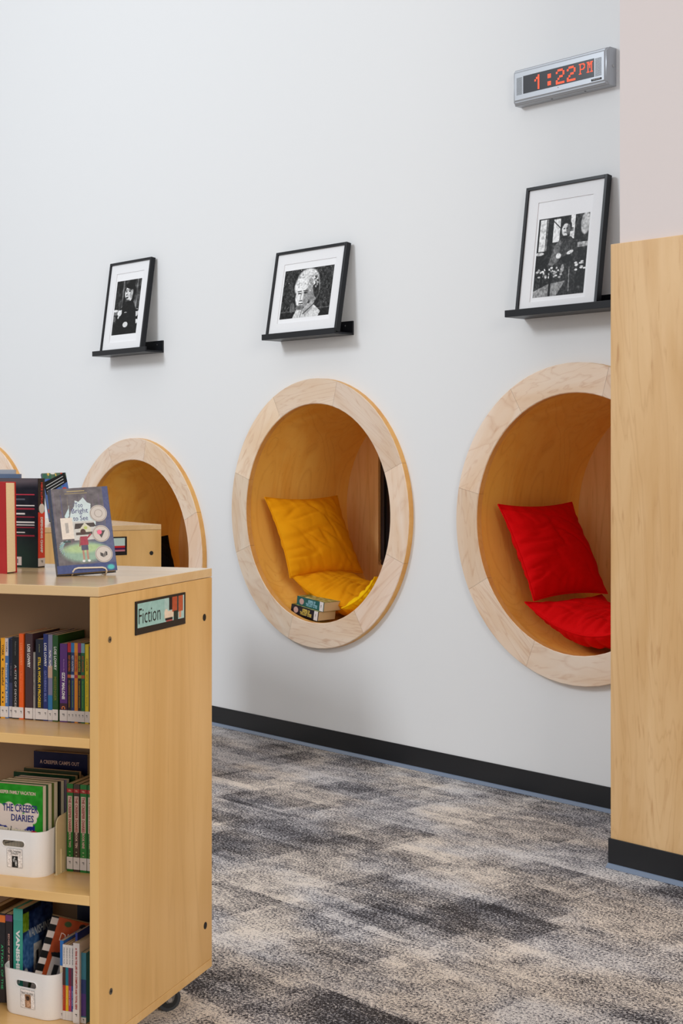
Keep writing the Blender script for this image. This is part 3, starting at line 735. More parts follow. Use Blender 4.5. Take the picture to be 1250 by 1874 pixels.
sh1(-.3750, -.3625, .202, (244, 172, 26), 'golden yellow spine with black lettering, leftmost full spine on the top shelf', title='Beautiful', tcol=(60, 30, 10), tz=.52, tl=.22, extra=(('YORK', (60, 30, 10), .85, .14, .5, 0), ('• • •', (40, 20, 10), .26, .14, .3, 0), ('•', (40, 20, 10), .73, .03, .3, 0)))
sh1(-.3622, -.3535, .202, (74, 118, 180), 'white and blue thin spine beside the golden yellow one', title='Because of the Rabbit', tz=.44, tl=.50, th=.62, bands=((.78, 1., (214, 204, 206)),), extra=(('YORK', (90, 80, 90), .89, .14, .5, 0),))
sh1(-.3530, -.3415, .199, (26, 32, 58), 'dark navy thin spine with faint pattern beside white and blue one', title='~ the river ~', tcol=(120, 110, 120), tz=.6, tl=.2, th=.4, bands=((.08, .45, (54, 62, 100)),), dy=.004)
sh1(-.3410, -.3225, .206, (12, 12, 15), 'thick black spine with white capitals left of the bright orange spine', title='A KITE OF DEVICES', tcol=(200, 196, 196), tz=.40, tl=.52, th=.30, extra=(('Rebecca Lane', (120, 120, 116), .86, .17, .2, 0), ('K', (150, 20, 20), .60, .03, .32, 0)))
sh1(-.3220, -.3095, .215, (238, 96, 22), 'bright orange spine with pale orange lettering', title='LOIS LOWRY', tcol=(250, 160, 100), tz=.76, tl=.26, th=.45, extra=(('The Giver', (250, 130, 70), .44, .26, .4, 0),))
sh1(-.3040, -.2830, .216, (66, 44, 50), 'thick dark brown spine with white author lettering right of the orange spine', title='LOIS LOWRY', tz=.74, tl=.27, th=.40, bold=.03)
sh1(-.2810, -.2755, .170, (150, 146, 140), 'thin grey patterned spine beside the thick brown one', title='the grey', tcol=(90, 84, 84), tl=.4, th=.5)
sh1(-.2740, -.2525, .203, (16, 24, 46), 'navy spine lettered STILL A WORK IN PROGRESS in yellow', title='STILL A WORK IN PROGRESS', tcol=(236, 200, 40), tz=.47, tl=.62, th=.36, bold=.03, extra=(('Jo Knowles', (150, 150, 110), .89, .10, .18, 0),))
sh1(-.2520, -.2400, .217, (30, 46, 120), 'royal blue spine with white and pale blue capitals beside the navy one', title='LOIS LOWRY', tz=.76, tl=.27, th=.58, extra=(('GATHERING BLUE', (120, 130, 196), .40, .36, .52, 0),), bold=.02)
sh1(-.2385, -.2265, .216, (128, 130, 162), 'grey-blue spine with white streaks between blue and green books', title='~~ ~~', tcol=(220, 216, 220), tz=.72, tl=.2, th=.5, bands=((.02, .30, (44, 120, 180)), (.50, .64, (200, 170, 150))), sticker=(.003, .028))
sh1(-.2255, -.2105, .215, (30, 84, 32), 'tall green spine with white capitals just left of the purple book', title='LOIS LOWRY', tz=.73, tl=.27, th=.50, extra=(('MESSENGER', (120, 124, 40), .38, .28, .5, 0),), bold=.02)
sh1(-.2050, -.1845, .195, (92, 44, 128), 'purple spine with white playful lettering and orange swirl', title='IZZY MALONE', tz=.46, tl=.34, th=.42, bold=.04, bands=((.13, .24, (60, 24, 50)),), extra=(('the charming life of', (170, 130, 190), .72, .17, .18, .05), ('C', (240, 140, 70), .185, .04, .5, 0)))
for x, c1, c2, c3_, c4, lab in ((-.1830, (20, 14, 16), (190, 30, 40), (190, 90, 30), (230, 150, 40), 'black spine with red top, first of five thin matching spines'),
        (-.1733, (28, 60, 120), (40, 130, 200), (190, 200, 220), (120, 180, 60), 'blue spine with light blue top among thin matching spines'),
        (-.1638, (230, 140, 30), (240, 160, 40), (190, 40, 50), (240, 190, 60), 'orange spine with orange top among thin matching spines'),
        (-.1543, (24, 18, 26), (150, 40, 120), (160, 170, 40), (210, 180, 40), 'black spine with magenta top among thin matching spines'),
        (-.1448, (30, 110, 60), (130, 180, 200), (180, 90, 40), (120, 190, 60), 'green spine with pale blue top among thin matching spines')):
    sh1(x, x+.0092, .198, c1, lab, title='KEY HUNTERS', tcol=c3_, tz=.74, tl=.2, th=.6, bold=.03, bands=((.88, 1., c2), (.56, .60, c3_), (.60, .64, c1)), extra=(('the mysterious moonstone', c4, .36, .34, .35, 0),))
sh1(-.1342, -.1240, .196, (232, 206, 30), 'lemon yellow spine, rightmost full spine on the shelf', title='CARTER', tcol=(120, 90, 10), tz=.74, tl=.16, th=.4, extra=(('the seven keys', (150, 160, 60), .42, .4, .4, 0),))
sh1(-.1235, -.1130, .190, (30, 24, 24), 'dark spine squeezed against the right side panel')

# ---- second shelf: green diaries, bin with comics
G2 = 'green diary books standing right of the white bin'
for x, w, c, num, sub, lab in ((-.1820, .0165, (30, 120, 44), '#2', 'BOOK TWO', 'green spine numbered 2, nearest to the cream divider'), (-.1635, .0165, (70, 56, 40), '#10', 'BOOK TEN', 'brown spine standing between green matching spines'),
        (-.1450, .0180, (34, 128, 48), '#9', 'BOOK NINE', 'green spine numbered 9, right of the brown spine'), (-.1250, .0165, (30, 110, 44), '#4', 'BOOK FOUR', 'green spine half hidden by the side panel')):
    book(lab, bl(x+w/2, .170, ZS2), -TB, w, .217, .135, c, title='THE CREEPER DIARIES', tcol=(160, 60, 50), tz=.655, tl=.40, th=.42, bold=.035, group=G2, sticker=(.006, .036),
         bands=((.90, .945, (178, 30, 30)),), extra=((num, (230, 170, 150), .922, .02, .5, 0), (sub, (226, 190, 176), .36, .17, .40, 0), ('·  ·', (200, 200, 160), .205, .05, .3, 0)))
    # pale cloud behind the series title
    o = [q for q in COL.objects if q.name.startswith('book')][-1]
    MB().box(-w*.36, w*.36, -.0005, .0004, .217*.45, .217*.862, 0).build('title_cloud', bmatc((226, 196, 182), .5), o)
def bin_(label, loc, rz, w, d, h, m, card_text, picc, grp):
    t = thing('book_bin', label, 'bin', loc, (0, 0, rz), grp)
    n = 12; r = .036; bm = bmesh.new()
    def loop(w_, d_, r_, zf):
        P = []
        for cx_, cy_, a0 in ((w_/2-r_, r_, -90), (w_/2-r_, d_-r_, 0), (-w_/2+r_, d_-r_, 90), (-w_/2+r_, r_, 180)):
            for k in range(n+1):
                a = math.radians(a0+90*k/n); P.append((cx_+r_*math.cos(a), cy_+r_*math.sin(a)))
        return [(x, y+(d-d_)/2, zf(x, y)) for x, y in P]
    def rim(x, y): 
        s_ = min(1, max(0, (y-.02)/.05))*min(1, max(0, (d-.02-y)/.05)); return h+.010*s_*s_*(3-2*s_)
    th = .0028
    rows = [loop(w*.93, d*.94, r, lambda x, y: 0.), loop(w*.95, d*.96, r, lambda x, y: .006), loop(w, d, r, rim), loop(w-th*2, d-th*2, r-th, rim), loop(w*.95-th*2, d*.96-th*2, r-th, lambda x, y: .006)]
    R = [[bm.verts.new(p) for p in row] for row in rows]; N = len(R[0])
    for A, B in zip(R, R[1:]):
        for k in range(N): bm.faces.new((A[k], A[(k+1) % N], B[(k+1) % N], B[k]))
    bm.faces.new(R[0][::-1]); bm.faces.new(R[-1])
    bmesh.ops.recalc_face_normals(bm, faces=bm.faces[:])
    me = bpy.data.meshes.new('bin_shell'); bm.to_mesh(me); bm.free()
    o = link('bin_shell', me, m, t, smooth=False)
    # cut the hand slot through the front
    cut = MB(); sw, sh = .032, .0085; pts = []
    for cx_, a0 in ((sw-sh, -90), (-(sw-sh), 90)):
        for k in range(9): a = math.radians(a0+180*k/8); pts.append((cx_+sh*math.cos(a), h*.72+sh*math.sin(a)))
    co = cut.prism(pts, -.02, .03).build('cutter', M_BLK, None)
    co.matrix_world = Matrix.Identity(4)
    bo = bpy.data.objects.new('tmp', me.copy()); COL.objects.link(bo)
    md = bo.modifiers.new('b', 'BOOLEAN'); md.object = co; md.operation = 'DIFFERENCE'; md.solver = 'EXACT'
    dg = bpy.context.evaluated_depsgraph_get(); dg.update()
    o.data = bpy.data.meshes.new_from_object(bo.evaluated_get(dg)); o.data.materials.clear(); o.data.materials.append(m)
    bpy.data.objects.remove(bo); bpy.data.objects.remove(co)
    for p in o.data.polygons: p.use_smooth = True
    try: o.data.set_sharp_from_angle(angle=math.radians(35))
    except Exception: pass
    # rounded rim bead around slot
    yf = lambda z: d*.02*(1-z/h)
    MB().tube([(x, yf(z)-.0005, z) for x, z in pts+pts[:1]], .0012, 8).build('slot_rim', m, o, smooth=True)
    c = Canvas(.043, .046, 44, c3(232, 224, 220)); c.rect(.0, .0, 1, .02, g3(90)); c.rect(0, .98, 1, 1, g3(90)); c.rect(0, 0, .03, 1, g3(90)); c.rect(.97, 0, 1, 1, g3(90))
    picc(c)
    lean = math.atan2(d*.02, h)
    k = c.build('name_card', t, (-.018, yf(.022)-.0012, .022), (lean, 0, 0))
    text(card_text, M_INK, k, .036, .010 if '\n' in card_text else .005, (.0215, -.0006, .037), (PI/2, 0, 0), 'card_lettering')
    return t
def pic_a(c): c.rect(.32, .38, .70, .97, g3(40)); c.ell(.45, .6, .06, .1, g3(150)); c.ell(.58, .75, .05, .16, g3(190)); c.ell(.5, .5, .05, .05, g3(200)); c.noise(.3, 2)
def pic_b(c): c.rect(.32, .26, .72, .95, c3(150, 110, 80)); c.ell(.5, .45, .13, .12, c3(60, 44, 36)); c.ell(.54, .75, .14, .16, c3(200, 160, 130)); c.noise(.25, 2)
bin_('white plastic book bin on the middle shelf full of green books', bl(-.281, .082, ZS2), -TB, .166, .225, .112, M_BIN, 'THE CREEPER\nDIARIES', pic_a, 'white book bins')
bin_('white plastic book bin on the lowest shelf holding teal and orange books', bl(-.247, .086, Z0), -TB-.14, .172, .215, .112, M_BIN, 'DIARY OF A PUG', pic_b, 'white book bins')
# cream divider beside the bin
dv = thing('bookend', 'cream plastic divider with rounded top between bin and green spines', 'bookend', bl(-.1895, .128, ZS2), (0, 0, -TB))
b = MB(); pts = [(0, 0)]+[(0, .120)]+[(.022-.022*math.cos(a), .120+.022*math.sin(a)) for a in [PI/2*k/8 for k in range(1, 9)]]+[(.15, .150), (.15, 0)]
a_ = [b.bm.verts.new((0, y, z)) for y, z in pts]; c_ = [b.bm.verts.new((.0022, y, z)) for y, z in pts]; b.bm.faces.new(a_); b.bm.faces.new(c_[::-1])
for i in range(len(pts)): b.bm.faces.new((a_[i], c_[i], c_[(i+1) % len(pts)], a_[(i+1) % len(pts)]))
b.build('divider_plate', M_CREAM, dv); solid_box('stiffening_rib', M_CREAM, dv, .0022, .0050, .020, .023, 0, .060); solid_box('divider_foot', M_CREAM, dv, -.004, .005, 0, .15, 0, .0015)

G3 = 'comic novels standing in the middle bin'
def cov1(w, h):
    c = Canvas(w, h, 100, c3(34, 140, 30)); c.noise(.10, 6)
    for x, y, r in ((.12, .30, .10), (.32, .28, .11), (.52, .29, .10), (.70, .28, .11), (.82, .33, .10), (.45, .40, .14), (.65, .41, .12), (.25, .40, .14), (.8, .4, .08)): c.ell(x, y, r, r*.62, c3(224, 206, 196), soft=.05)
    c.rect(.0, .47, .84, .56, c3(24, 34, 120)); c.rect(.02, .34, .80, .48, c3(222, 206, 196)); 
    for x, y, r in ((.2, .43, .12), (.38, .44, .16), (.56, .45, .15), (.70, .43, .10)): c.ell(x, y, r, r*.55, c3(222, 206, 196), soft=.05)
    c.poly([(.0, .50), (.85, .54), (.90, 1), (0, 1)], c3(218, 206, 186))
    for k in range(14): c.rect(.06*k, .52, .06*k+.006, 1, c3(190, 186, 172)); c.rect(0, .54+.035*k, .86, .543+.035*k, c3(190, 186, 172))
    c.line(.32, .66, .36, .50, .010, g3(60)); c.line(.26, .62, .30, .52, .006, g3(60)); c.rect(.16, .58, .22, .68, g3(40)); c.line(.24, .7, .45, .66, .008, g3(40)); c.line(.2, .78, .5, .74, .01, g3(60))
    c.ell(.83, .615, .125, .085, c3(206, 32, 28), soft=.03); c.rect(.76, .59, .90, .60, g3(30)); c.rect(.75, .62, .91, .63, g3(30)); c.rect(.78, .65, .88, .66, g3(30))
    return c
book('green front-facing book with big blue title, foremost in the middle bin', bl(-.357, .124, ZS2+.008), -TB-PI/2, .017, .210, .139, (30, 120, 34), group=G3, front=cov1, pages=M_PAGEW,
     front_text=(('A CREEPER FAMILY VACATION', (232, 200, 186), .060, .190, .118, .0085, .02), ('THE CREEPER', (28, 36, 110), .076, .152, .100, .019, .02), ('DIARIES', (28, 36, 110), .082, .128, .064, .017, .02)))
cols = [((20, 70, 30), 'dark green book, second in the middle bin', .018, .004), ((90, 100, 40), 'olive book, third in the middle bin', .018, .010), ((20, 24, 22), 'black book, fourth in the middle bin', .016, .020), ((120, 110, 128), 'grey lavender book, fifth in the middle bin', .014, .026)]
y = .140
for c, lab, w, dx in cols:
    book(lab, bl(-.354+dx*.7, y, ZS2+.008), -TB-PI/2, w, .212, .139, c, group=G3, pages=M_PAGEW); y += w+.0025
def cov_b(bg, fg):
    def f(w, h):
        c = Canvas(w, h, 60, bg); c.noise(.08, 5)
        for x in (.3, .5, .7, .85): c.ell(x, .30, .13, .09, fg, soft=.05)
        c.rect(.7, .5, .95, .9, c3(190, 190, 180)); return c
    return f
book('dark green front-facing book half hidden at the back of the middle bin', bl(-.366, .2275, ZS2+.010), -TB-PI/2, .014, .214, .178, (16, 60, 26), group=G3, front=cov_b(c3(14, 50, 22), c3(200, 186, 170)),
     front_text=(('NEW OVERWORLD SCHOOL', (220, 190, 170), .096, .188, .150, .011, .02), ('CREEPER', (30, 60, 40), .118, .150, .100, .020, .03)))
book('olive edged book behind the green ones in the middle bin', bl(-.350, .249, ZS2+.012), -TB-PI/2, .012, .218, .160, (40, 52, 20), group=G3)
def cov_n(w, h):
    c = Canvas(w, h, 70, c3(22, 22, 62)); c.noise(.05, 6)
    for x in (.12, .25, .42, .55, .7, .85): c.ell(x, .235, .10, .04, c3(206, 196, 190), soft=.05)
    return c
book('dark blue book with one line of pale capitals, tallest at the back', bl(-.346, .292, ZS2+.002), -TB-PI/2, .015, .264, .157, (20, 20, 56), group='books at the back of the middle shelf', front=cov_n,
     front_text=(('A CREEPER CAMPS OUT', (214, 178, 160), .076, .238, .115, .0095, .015),))

# ---- lowest shelf
G4 = 'books standing in and behind the lowest bin'
def cov_v(w, h):
    c = Canvas(w, h, 70, c3(26, 44, 84)); c.noise(.15, 7); c.rect(0, .0, .2, .25, c3(110, 140, 30)); c.rect(0, 0, .6, .06, c3(20, 24, 40)); c.ell(.25, .45, .3, .2, c3(60, 100, 150)); c.rect(0, .8, .5, 1, c3(70, 100, 40)); c.rect(.36, .42, .62, .75, c3(190, 184, 176)); c.rect(.44, .50, .52, .68, g3(40)); c.ell(.1, .75, .1, .12, g3(170)); return c.noise(.2, 3)
book('teal spine lettered VANISHING standing in the lowest bin', bl(-.300, .135, Z0+.008), -TB-.04, .027, .238, .135, (58, 158, 140), title='VANISHING', tz=.50, tl=.56, th=.42, bold=.05, group=G4, front=cov_v, hard=True,
     front_text=(('VANISHING', (190, 196, 200), .075, .17, .10, .022, .02),), bands=((.88, .985, (70, 168, 156)),))
book('black spine lettered EDGE OF EXTINCTION in the lowest bin', bl(-.326, .135, Z0+.008), -TB, .019, .222, .13, (26, 16, 22), title='EDGE OF EXTINCTION', tcol=(190, 150, 140), tz=.50, tl=.56, th=.26, group=G4, bands=((.92, .99, (110, 50, 110)),), bold=.03)
book('dark spine with green lettering at the far left of lowest shelf', bl(-.345, .135, Z0+.008), -TB, .016, .222, .13, (24, 20, 26), title='ATTACK OF THE', tcol=(60, 180, 120), tz=.4, tl=.5, th=.4, group=G4, bands=((.90, .98, (230, 120, 40)),))
def cov_d(w, h):
    c = Canvas(w, h, 90, c3(176, 74, 34)); c.noise(.08, 6); c.rect(0, 0, .12, 1, g3(24))
    for k in range(7): c.rect(0, .02+k*.145, .12, .09+k*.145, c3(220, 206, 196))
    c.ell(.55, .06, .06, .035, g3(26)); c.ell(.57, .065, .02, .012, g3(220)); c.ell(.3, .06, .06, .03, c3(70, 90, 50)); c.poly([(.16, .38), (.5, .34), (.52, .42), (.2, .44)], g3(24)); c.rect(.20, .42, .46, .92, c3(206, 192, 182)); c.rect(.27, .50, .36, .72, g3(44)); return c
dg_ = math.radians(17)
t = book('orange book lettered DIARY with chequered edge, tilted in the lowest bin', bl(-.285, .140, Z0+.006), 0, .014, .232, .150, (30, 26, 28), group=G4, front=cov_d,
     front_text=(('DIARY', (236, 196, 176), .066, .186, .064, .020, .0),), rot=(0, 0, 0))
t.rotation_euler = (Matrix.Rotation(-TB-math.radians(58), 3, 'Z') @ Matrix.Rotation(-dg_, 3, 'X')).to_euler()
for x, h, c, lab in ((-.4010, .225, (110, 34, 24), 'dark red book at the far left end of the lowest shelf'), (-.3850, .232, (120, 84, 44), 'brown book near the far left end of the lowest shelf'), (-.3690, .220, (26, 40, 90), 'deep blue book behind the black spines on the lowest shelf')):
    book(lab, bl(x, .150, Z0), -TB, .0145, h, .14, c, group=G4)
book('wide dark blue book standing behind the tilted orange one', bl(-.20, .262, Z0), -TB-PI/2, .02, .262, .16, (18, 20, 44), group=G4)
G5 = 'thin novels right of the lowest bin'
def sh3(x0, x1, h, c, lab, dy, **k):
    book(lab, bl((x0+x1)/2, .105+dy, Z0), -TB, x1-x0, h, .135, c, group=G5, **k)
sh3(-.1660, -.1565, .190, (40, 112, 190), 'thin spine with blue top and cream lower half', .004, bands=((.0, .68, (222, 206, 180)),), title='sleeping in', tcol=(50, 110, 170), tz=.42, tl=.34, th=.7, sticker=(.0, .020))
for x, a, b_, c, lab in ((-.1560, (186, 50, 30), (70, 34, 26), (210, 120, 40), 'thin white-topped spine with red lower half'), (-.1480, (226, 180, 30), (20, 120, 140), (240, 220, 120), 'thin white-topped spine with yellow lower half'),
        (-.1402, (180, 50, 100), (120, 20, 60), (220, 200, 220), 'thin white-topped spine with pink lower half'), (-.1326, (60, 80, 150), (80, 60, 80), (200, 210, 240), 'thin white-topped spine with blue lower half')):
    sh3(x, x+.0074, .183, a, lab, .0, bands=((.70, 1., (232, 226, 222)), (.46, .70, b_), (.0, .12, (226, 220, 216))), title='FRIENDS FOR', tcol=(90, 90, 100), tz=.85, tl=.22, th=.4, extra=(('short tales', c, .30, .2, .4, 0),))
sh3(-.1250, -.1190, .213, (30, 50, 130), 'taller thin blue spine behind the white lettered one', .006)
sh3(-.1205, -.1035, .194, (226, 216, 212), 'white spine with long red lettering right of the lowest bin', -.012, title='A YEAR IN THE LIFE OF A COMPLETE AND TOTAL GENIUS', tcol=(184, 60, 52), tz=.54, tl=.80, th=.32, bold=.04, sticker=(.004, .034))
sh3(-.1030, -.0900, .170, (60, 130, 150), 'teal and purple spine half hidden by the side panel', -.004, bands=((.1, .42, (80, 50, 130)), (.42, .62, (40, 60, 120))), sticker=(.0, .014))

# ================================================================== THINGS ON THE TOPS
def easel(label, loc, rz, w, s, group='wire book easels', r=.0021):
    t = thing('wire_easel', label, 'book stand', loc, (0, 0, rz), group)
    # front cradle: foot, hook, crossbar, hook, foot ; the back prop
    hw = w/2
    def arc(c, r0, a0, a1, plane_x, n=6): return [(plane_x, c[0]+r0*math.cos(a0+(a1-a0)*k/n), c[1]+r0*math.sin(a0+(a1-a0)*k/n)) for k in range(n+1)]
    L_ = [(-hw, .0, .0022), (-hw, -.010, .007), (-hw, -.016, .013), (-hw+.004, -.019, .019), (-hw+.012, -.020, .0215)]
    R_ = [(-x, y, z) for x, y, z in L_[::-1]]
    MB().tube([(-hw, .045, .0022)]+L_+R_+[(hw, .045, .0022)], r, 8).build('front_cradle', M_WIRE, t, smooth=True)
    lean = s*.30
    MB().tube([(-hw, .045, .0022), (-hw*.8, .045+lean*.5, .10*s), (-hw*.5, .045+lean*.8, .17*s), (hw*.5, .045+lean*.8, .17*s), (hw*.8, .045+lean*.5, .10*s), (hw, .045, .0022)], r, 8).build('back_support', M_WIRE, t, smooth=True)
    MB().tube([(-hw*.45, .045+lean*.8, .165*s), (-hw*.4, .14*s+.03, .0022), (hw*.4, .14*s+.03, .0022), (hw*.45, .045+lean*.8, .165*s)], r, 8).build('rear_leg', M_WIRE, t, smooth=True)
    return t
YD = math.radians(-2)
easel('cream wire easel holding the display book on the nearest bookcase', (-.647, 3.792, ZT), math.radians(20), .086, 1.)
def cov_disp(w, h):
    c = Canvas(w, h, 190, c3(112, 106, 110)); X, Y = c.X, c.Y
    for k in range(40):
        x = rng.rand(); c.line(x, rng.rand()*.4, x+.06*(rng.rand()-.5), .3+.5*rng.rand(), .006, c3(96+rng.randint(40), 92+rng.randint(36), 100+rng.randint(40)))
    c.a *= 1; c.noise(.10, 14)
    c.rect(.90, .0, 1, 1, c3(92, 96, 132)); c.rect(.0, .0, .035, 1, c3(58, 66, 88)); c.ell(.85, .75, .2, .3, c3(98, 104, 136), soft=.5)
    for k in range(26):
        a = k/26*PI*1.1+.2; c.line(.5+.42*math.cos(a), .70+.16*math.sin(a), .5+.36*math.cos(a+.3), .70+.13*math.sin(a+.3), .008, c3(130+rng.randint(50), 170+rng.randint(40), 180+rng.randint(30)))
    c.ell(.5, .76, .36, .115, c3(150, 180, 160), soft=.2); c.ell(.48, .72, .33, .05, c3(176, 200, 150), soft=.3)
    c.poly([(.22, .33), (.30, .24), (.31, .20), (.30, .33), (.24, .37)], c3(200, 222, 226))
    c.poly([(.28, .40), (.34, .27), (.40, .22), (.42, .15), (.48, .17), (.56, .12), (.62, .18), (.68, .20), (.66, .30), (.74, .38), (.72, .48), (.30, .48)], c3(208, 222, 224))
    c.rect(.34, .40, .70, .62, c3(206, 204, 200)); c.poly([(.38, .425), (.70, .425), (.73, .47), (.36, .49)], c3(80, 72, 70)); c.poly([(.44, .50), (.54, .42), (.64, .48), (.62, .56), (.46, .56)], c3(214, 210, 190)); c.rect(.38, .53, .68, .56, c3(90, 80, 76)); c.ell(.55, .48, .03, .02, c3(190, 200, 120))
    c.rect(.14, .35, .34, .60, c3(232, 220, 208)); c.rect(.21, .41, .27, .53, c3(110, 110, 112)); c.rect(.15, .62, .28, .64, c3(70, 90, 90))
    for k in range(6): c.rect(.212+.010*k, .41, .216+.010*k, .53, c3(225, 215, 205))
    # small figure seen from behind
    c.ell(.50, .525, .045, .033, c3(88, 66, 62)); c.poly([(.44, .58), (.56, .58), (.57, .68), (.43, .68)], c3(170, 72, 86)); c.line(.56, .60, .62, .56, .016, c3(170, 72, 86)); c.line(.44, .60, .42, .69, .013, c3(150, 100, 90)); c.rect(.44, .68, .56, .74, c3(90, 88, 110)); c.rect(.45, .74, .485, .85, c3(184, 140, 124)); c.rect(.52, .74, .555, .85, c3(184, 140, 124)); c.ell(.46, .865, .025, .012, g3(230)); c.ell(.55, .865, .025, .012, g3(230))
    c.rect(0, .90, 1, 1, c3(74, 84, 130)); c.noise(.05, 5); c.rect(.30, .035, .60, .047, c3(188, 168, 120)); c.rect(.26, .062, .64, .070, c3(170, 152, 112)); c.ell(.90, .955, .06, .03, c3(90, 190, 190), soft=.3)
    return c
def medal(parent, y, z, kind):
    m_ = mat('medal_silver', s8(206, 196, 188), .4); 
    o = MB().cyl((0, y, z), (.0010, y, z), .0225, 40).build('award_seal', m_, parent, (.0, 0, 0), smooth=True)
    MB().torus((.0010, y, z), .0203, .0006, 'x', 40, 6).build('seal_rim', mat('medal_dark', s8(150, 136, 128), .5), o)
    x = .0013
    def fl(pts, mm, nm): 
        b = MB(); b.bm.faces.new([b.bm.verts.new((x, y+p, z+q)) for p, q in pts]); b.build(nm, mm, o)
    dk = mat('medal_ink', s8(74, 68, 66), .5)
    if kind == 1:
        fl([(-.011, .008), (.011, .008), (0, -.012)], dk, 'seal_emblem'); MB().cyl((x, y-.004, z+.004), (x+.0003, y-.004, z+.004), .0062, 24).build('seal_dot', mat('medal_pink', s8(240, 110, 140), .5), o)
    if kind == 2:
        fl([(-.009, .005), (-.001, .001), (-.001, -.009), (-.009, -.004)], dk, 'seal_emblem'); fl([(.0, -.001), (.003, .006), (.003, -.006), (0, -.009)], dk, 'seal_emblem'); fl([(.004, .007), (.009, .005), (.009, -.003), (.004, -.006)], dk, 'seal_emblem')
    if kind == 0: MB().torus((x, y, z), .010, .0004, 'x', 30, 5).build('seal_emblem', mat('medal_dark', s8(150, 136, 128), .5), o)
# front cover faces the viewer, leaning back
hb, db = .228, .153
disp = book('display book with grey cover and three round silver award seals', (0, 0, 0), 0, .024, hb, db, (46, 50, 62), hard=True, front=cov_disp, pages=M_PAGE,
     front_text=(('Too', (70, 62, 120), .073, .181, .020, .013, 0.), ('Bright', (70, 62, 120), .074, .1635, .042, .017, 0.), ('to See', (70, 62, 120), .074, .1455, .038, .013, 0.)))
DY = math.radians(4)
Rm = Matrix.Translation((-.652, 3.790, ZT)) @ Matrix.Rotation(math.radians(19), 4, 'Z') @ Matrix.Translation((0, -.0155, .0095)) @ Matrix.Rotation(math.radians(-20), 4, 'X') @ Matrix.Rotation(math.radians(-3.2), 4, 'Y') @ Matrix.Translation((-.0765, 0, 0)) @ Matrix.Rotation(-PI/2, 4, 'Z') @ Matrix.Translation((-.012, 0, 0))
disp.rotation_euler = Rm.to_euler(); disp.location = Rm.translation
for k, (yy, zz) in enumerate(((.121, .155), (.122, .100), (.123, .045))):
    hold = bpy.data.objects.new('seal_holder', None)
    medal(disp, yy, zz, k)
for o in disp.children:
    if o.name.startswith('award_seal'): o.location = (.0127, 0, 0)

# upright books at the left
def cov_dc(w, h):
    c = Canvas(w, h, 120, c3(26, 28, 40)); c.noise(.06, 9); c.ell(.6, .9, .5, .25, c3(34, 56, 50), soft=.6); c.ell(.6, .02, .8, .06, c3(96, 88, 96), soft=.6)
    for y, cc, x0 in ((.175, (200, 60, 80), .55), (.23, (90, 96, 110), .6), (.30, (240, 240, 240), .40), (.335, (170, 50, 70), .45), (.39, (240, 240, 240), .66), (.425, (170, 50, 70), .45), (.485, (240, 240, 240), .42), (.515, (240, 240, 240), .40), (.545, (170, 50, 70), .5), (.60, (240, 240, 240), .6), (.635, (170, 50, 70), .5)):
        c.rect(.25, y, .93 if x0 < .6 else .75, y+.013, c3(*cc))
    c.rect(.55, .88, .68, .975, c3(226, 216, 214)); c.rect(.6, .90, .62, .95, g3(60)); return c
# spine to the viewer's right, back cover towards the viewer
bb = book('black book with red lower spine and round ball emblem beside display book', (0, 0, 0), 0, .033, .245, .165, (30, 28, 32), hard=True, title='DEFENDING CHAMP', tcol=(240, 236, 236), tz=.365, tl=.40, th=.36, bold=.05,
     bands=((.10, .62, (226, 56, 36)),), extra=(('MIKE LUPICA', (190, 50, 40), .83, .25, .32, 0),), sticker=(.004, .026))
MB().cyl((0, -.0012, .162), (0, .0002, .162), .0135, 24).build('ball_emblem', mat('ball_white', s8(214, 208, 200), .5), bb)
cc_ = cov_dc(.163, .245); cc_.build('cover_art', bb, (-.0169, .1645, 0), (0, 0, -PI/2))
bb.location = (-.8245, 4.070, ZT); bb.rotation_euler = (0, 0, math.radians(70))
rb = book('red book standing page side out in front of the black one', (0, 0, 0), 0, .038, .238, .15, (176, 14, 18), hard=True, pages=mat('cream_pages', s8(240, 214, 170), .85, bscale=300, var=.2))
rb.location = (-.9865, 3.940, ZT+.0006); rb.rotation_euler = (0, math.radians(1.2), math.radians(238))
bk = book('grey patterned book standing behind the black one', (-.93, 4.22, ZT), math.radians(80), .014, .268, .13, (170, 176, 190), group='books on top of the nearest bookcase')
bk2 = book('pale blue book standing just behind the black one', (-.905, 4.175, ZT), math.radians(78), .014, .256, .15, (96, 116, 150), group='books on top of the nearest bookcase')
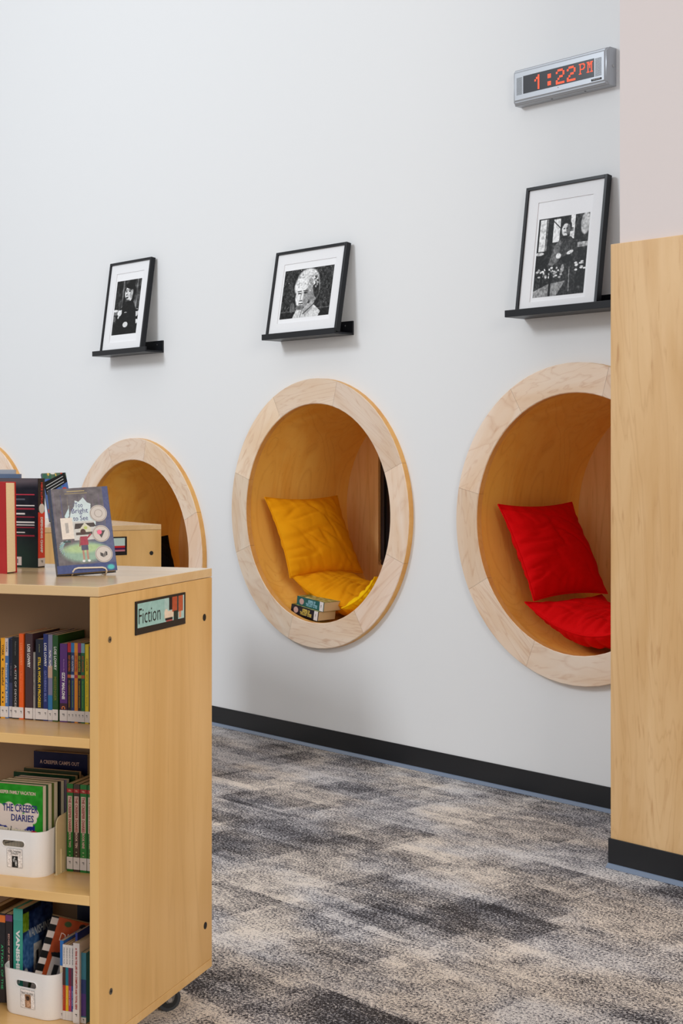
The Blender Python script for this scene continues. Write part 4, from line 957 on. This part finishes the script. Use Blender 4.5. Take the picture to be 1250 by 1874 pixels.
# tilted patterned book on an easel, on the farther bookcase
def cov_p(w, h):
    c = Canvas(w, h, 110, c3(80, 110, 170)); c.rect(0, 0, 1, .12, c3(90, 110, 90))
    for k in range(60): c.ell(rng.rand(), rng.rand(), .08*rng.rand()+.02, .05*rng.rand()+.02, [c3(200, 60, 40), c3(60, 90, 170), c3(220, 180, 90), c3(230, 226, 220), c3(60, 110, 90)][rng.randint(5)])
    c.poly([(0, .20), (.95, .0), (1., .20), (.05, .46)], g3(24))
    for k in range(3): c.line(.10, .27+.06*k, .85, .08+.06*k, .012, g3(235))
    c.ell(.82, .40, .09, .06, c3(196, 24, 50), soft=.1); return c
e2x, e2y = -1.306, 6.93
easel('cream wire easel holding the patterned book on the farther bookcase', (e2x, e2y, ZT), math.radians(24), .08, 1., r=.0011)
pb = book('bright patterned book with black title stripe tilted on the farther bookcase', (0, 0, 0), 0, .016, .245, .118, (40, 50, 90), front=cov_p, hard=True)
Rm = Matrix.Translation((e2x-.0, e2y-.005, ZT+.012)) @ Matrix.Rotation(math.radians(28), 4, 'Z') @ Matrix.Rotation(math.radians(-26), 4, 'X') @ Matrix.Rotation(math.radians(-2), 4, 'Y') @ Matrix.Translation((-.059, 0, 0)) @ Matrix.Rotation(-PI/2, 4, 'Z') @ Matrix.Translation((-.008, 0, 0))
pb.rotation_euler = Rm.to_euler(); pb.location = Rm.translation

# ---- two thick paperbacks in the middle nook
u2, z2 = RINGS[2]
def cov_k(w, h):
    c = Canvas(w, h, 60, c3(150, 150, 90)); c.noise(.5, 7).noise(.3, 3); return c
for k, (du, dv, dz, col, tc, lab) in enumerate(((-.146, -.035, -.5545, (22, 20, 34), (226, 196, 90), 'thick black-spined paperback, lower of two in the mustard nook'), (-.124, -.055, -.507, (24, 92, 88), (150, 200, 214), 'thick teal-spined paperback, upper of two in the mustard nook'))):
    bo = book(lab, (0, 0, 0), 0, .0475, .195, .130, col, title=('KEEPER OF\nTHE LOST CITIES'), tcol=tc, tz=.45, tl=.42, th=.72, bold=.04, sticker=(.004, .030), front=cov_k, group='two thick paperbacks lying in the mustard nook')
    MB().cyl((0, -.0008, .160), (0, .0002, .160), .016, 20).build('spine_picture', mat('spine_pic%d' % k, s8(200, 160, 150), .5), bo)
    # lying flat: front cover up, spine towards the room, head of the book to the left
    # local z (height) -> -u ; local x -> up ; local y -> into the wall
    tilt = math.radians(-9 if k == 0 else -7); yaw = math.radians(6 if k == 0 else 5)
    base = Matrix.Translation(wl(u2+du+.0975, dv, z2+dz)) @ Matrix.Rotation(WR+yaw, 4, 'Z') @ Matrix.Rotation(-tilt, 4, 'Y')
    A = Matrix(((0, 0, -1, 0), (0, 1, 0, 0), (1, 0, 0, 0), (0, 0, 0, 1)))
    Mx = base @ Matrix.Translation((0, 0, .0238)) @ A
    bo.rotation_euler = Mx.to_euler(); bo.location = Mx.translation
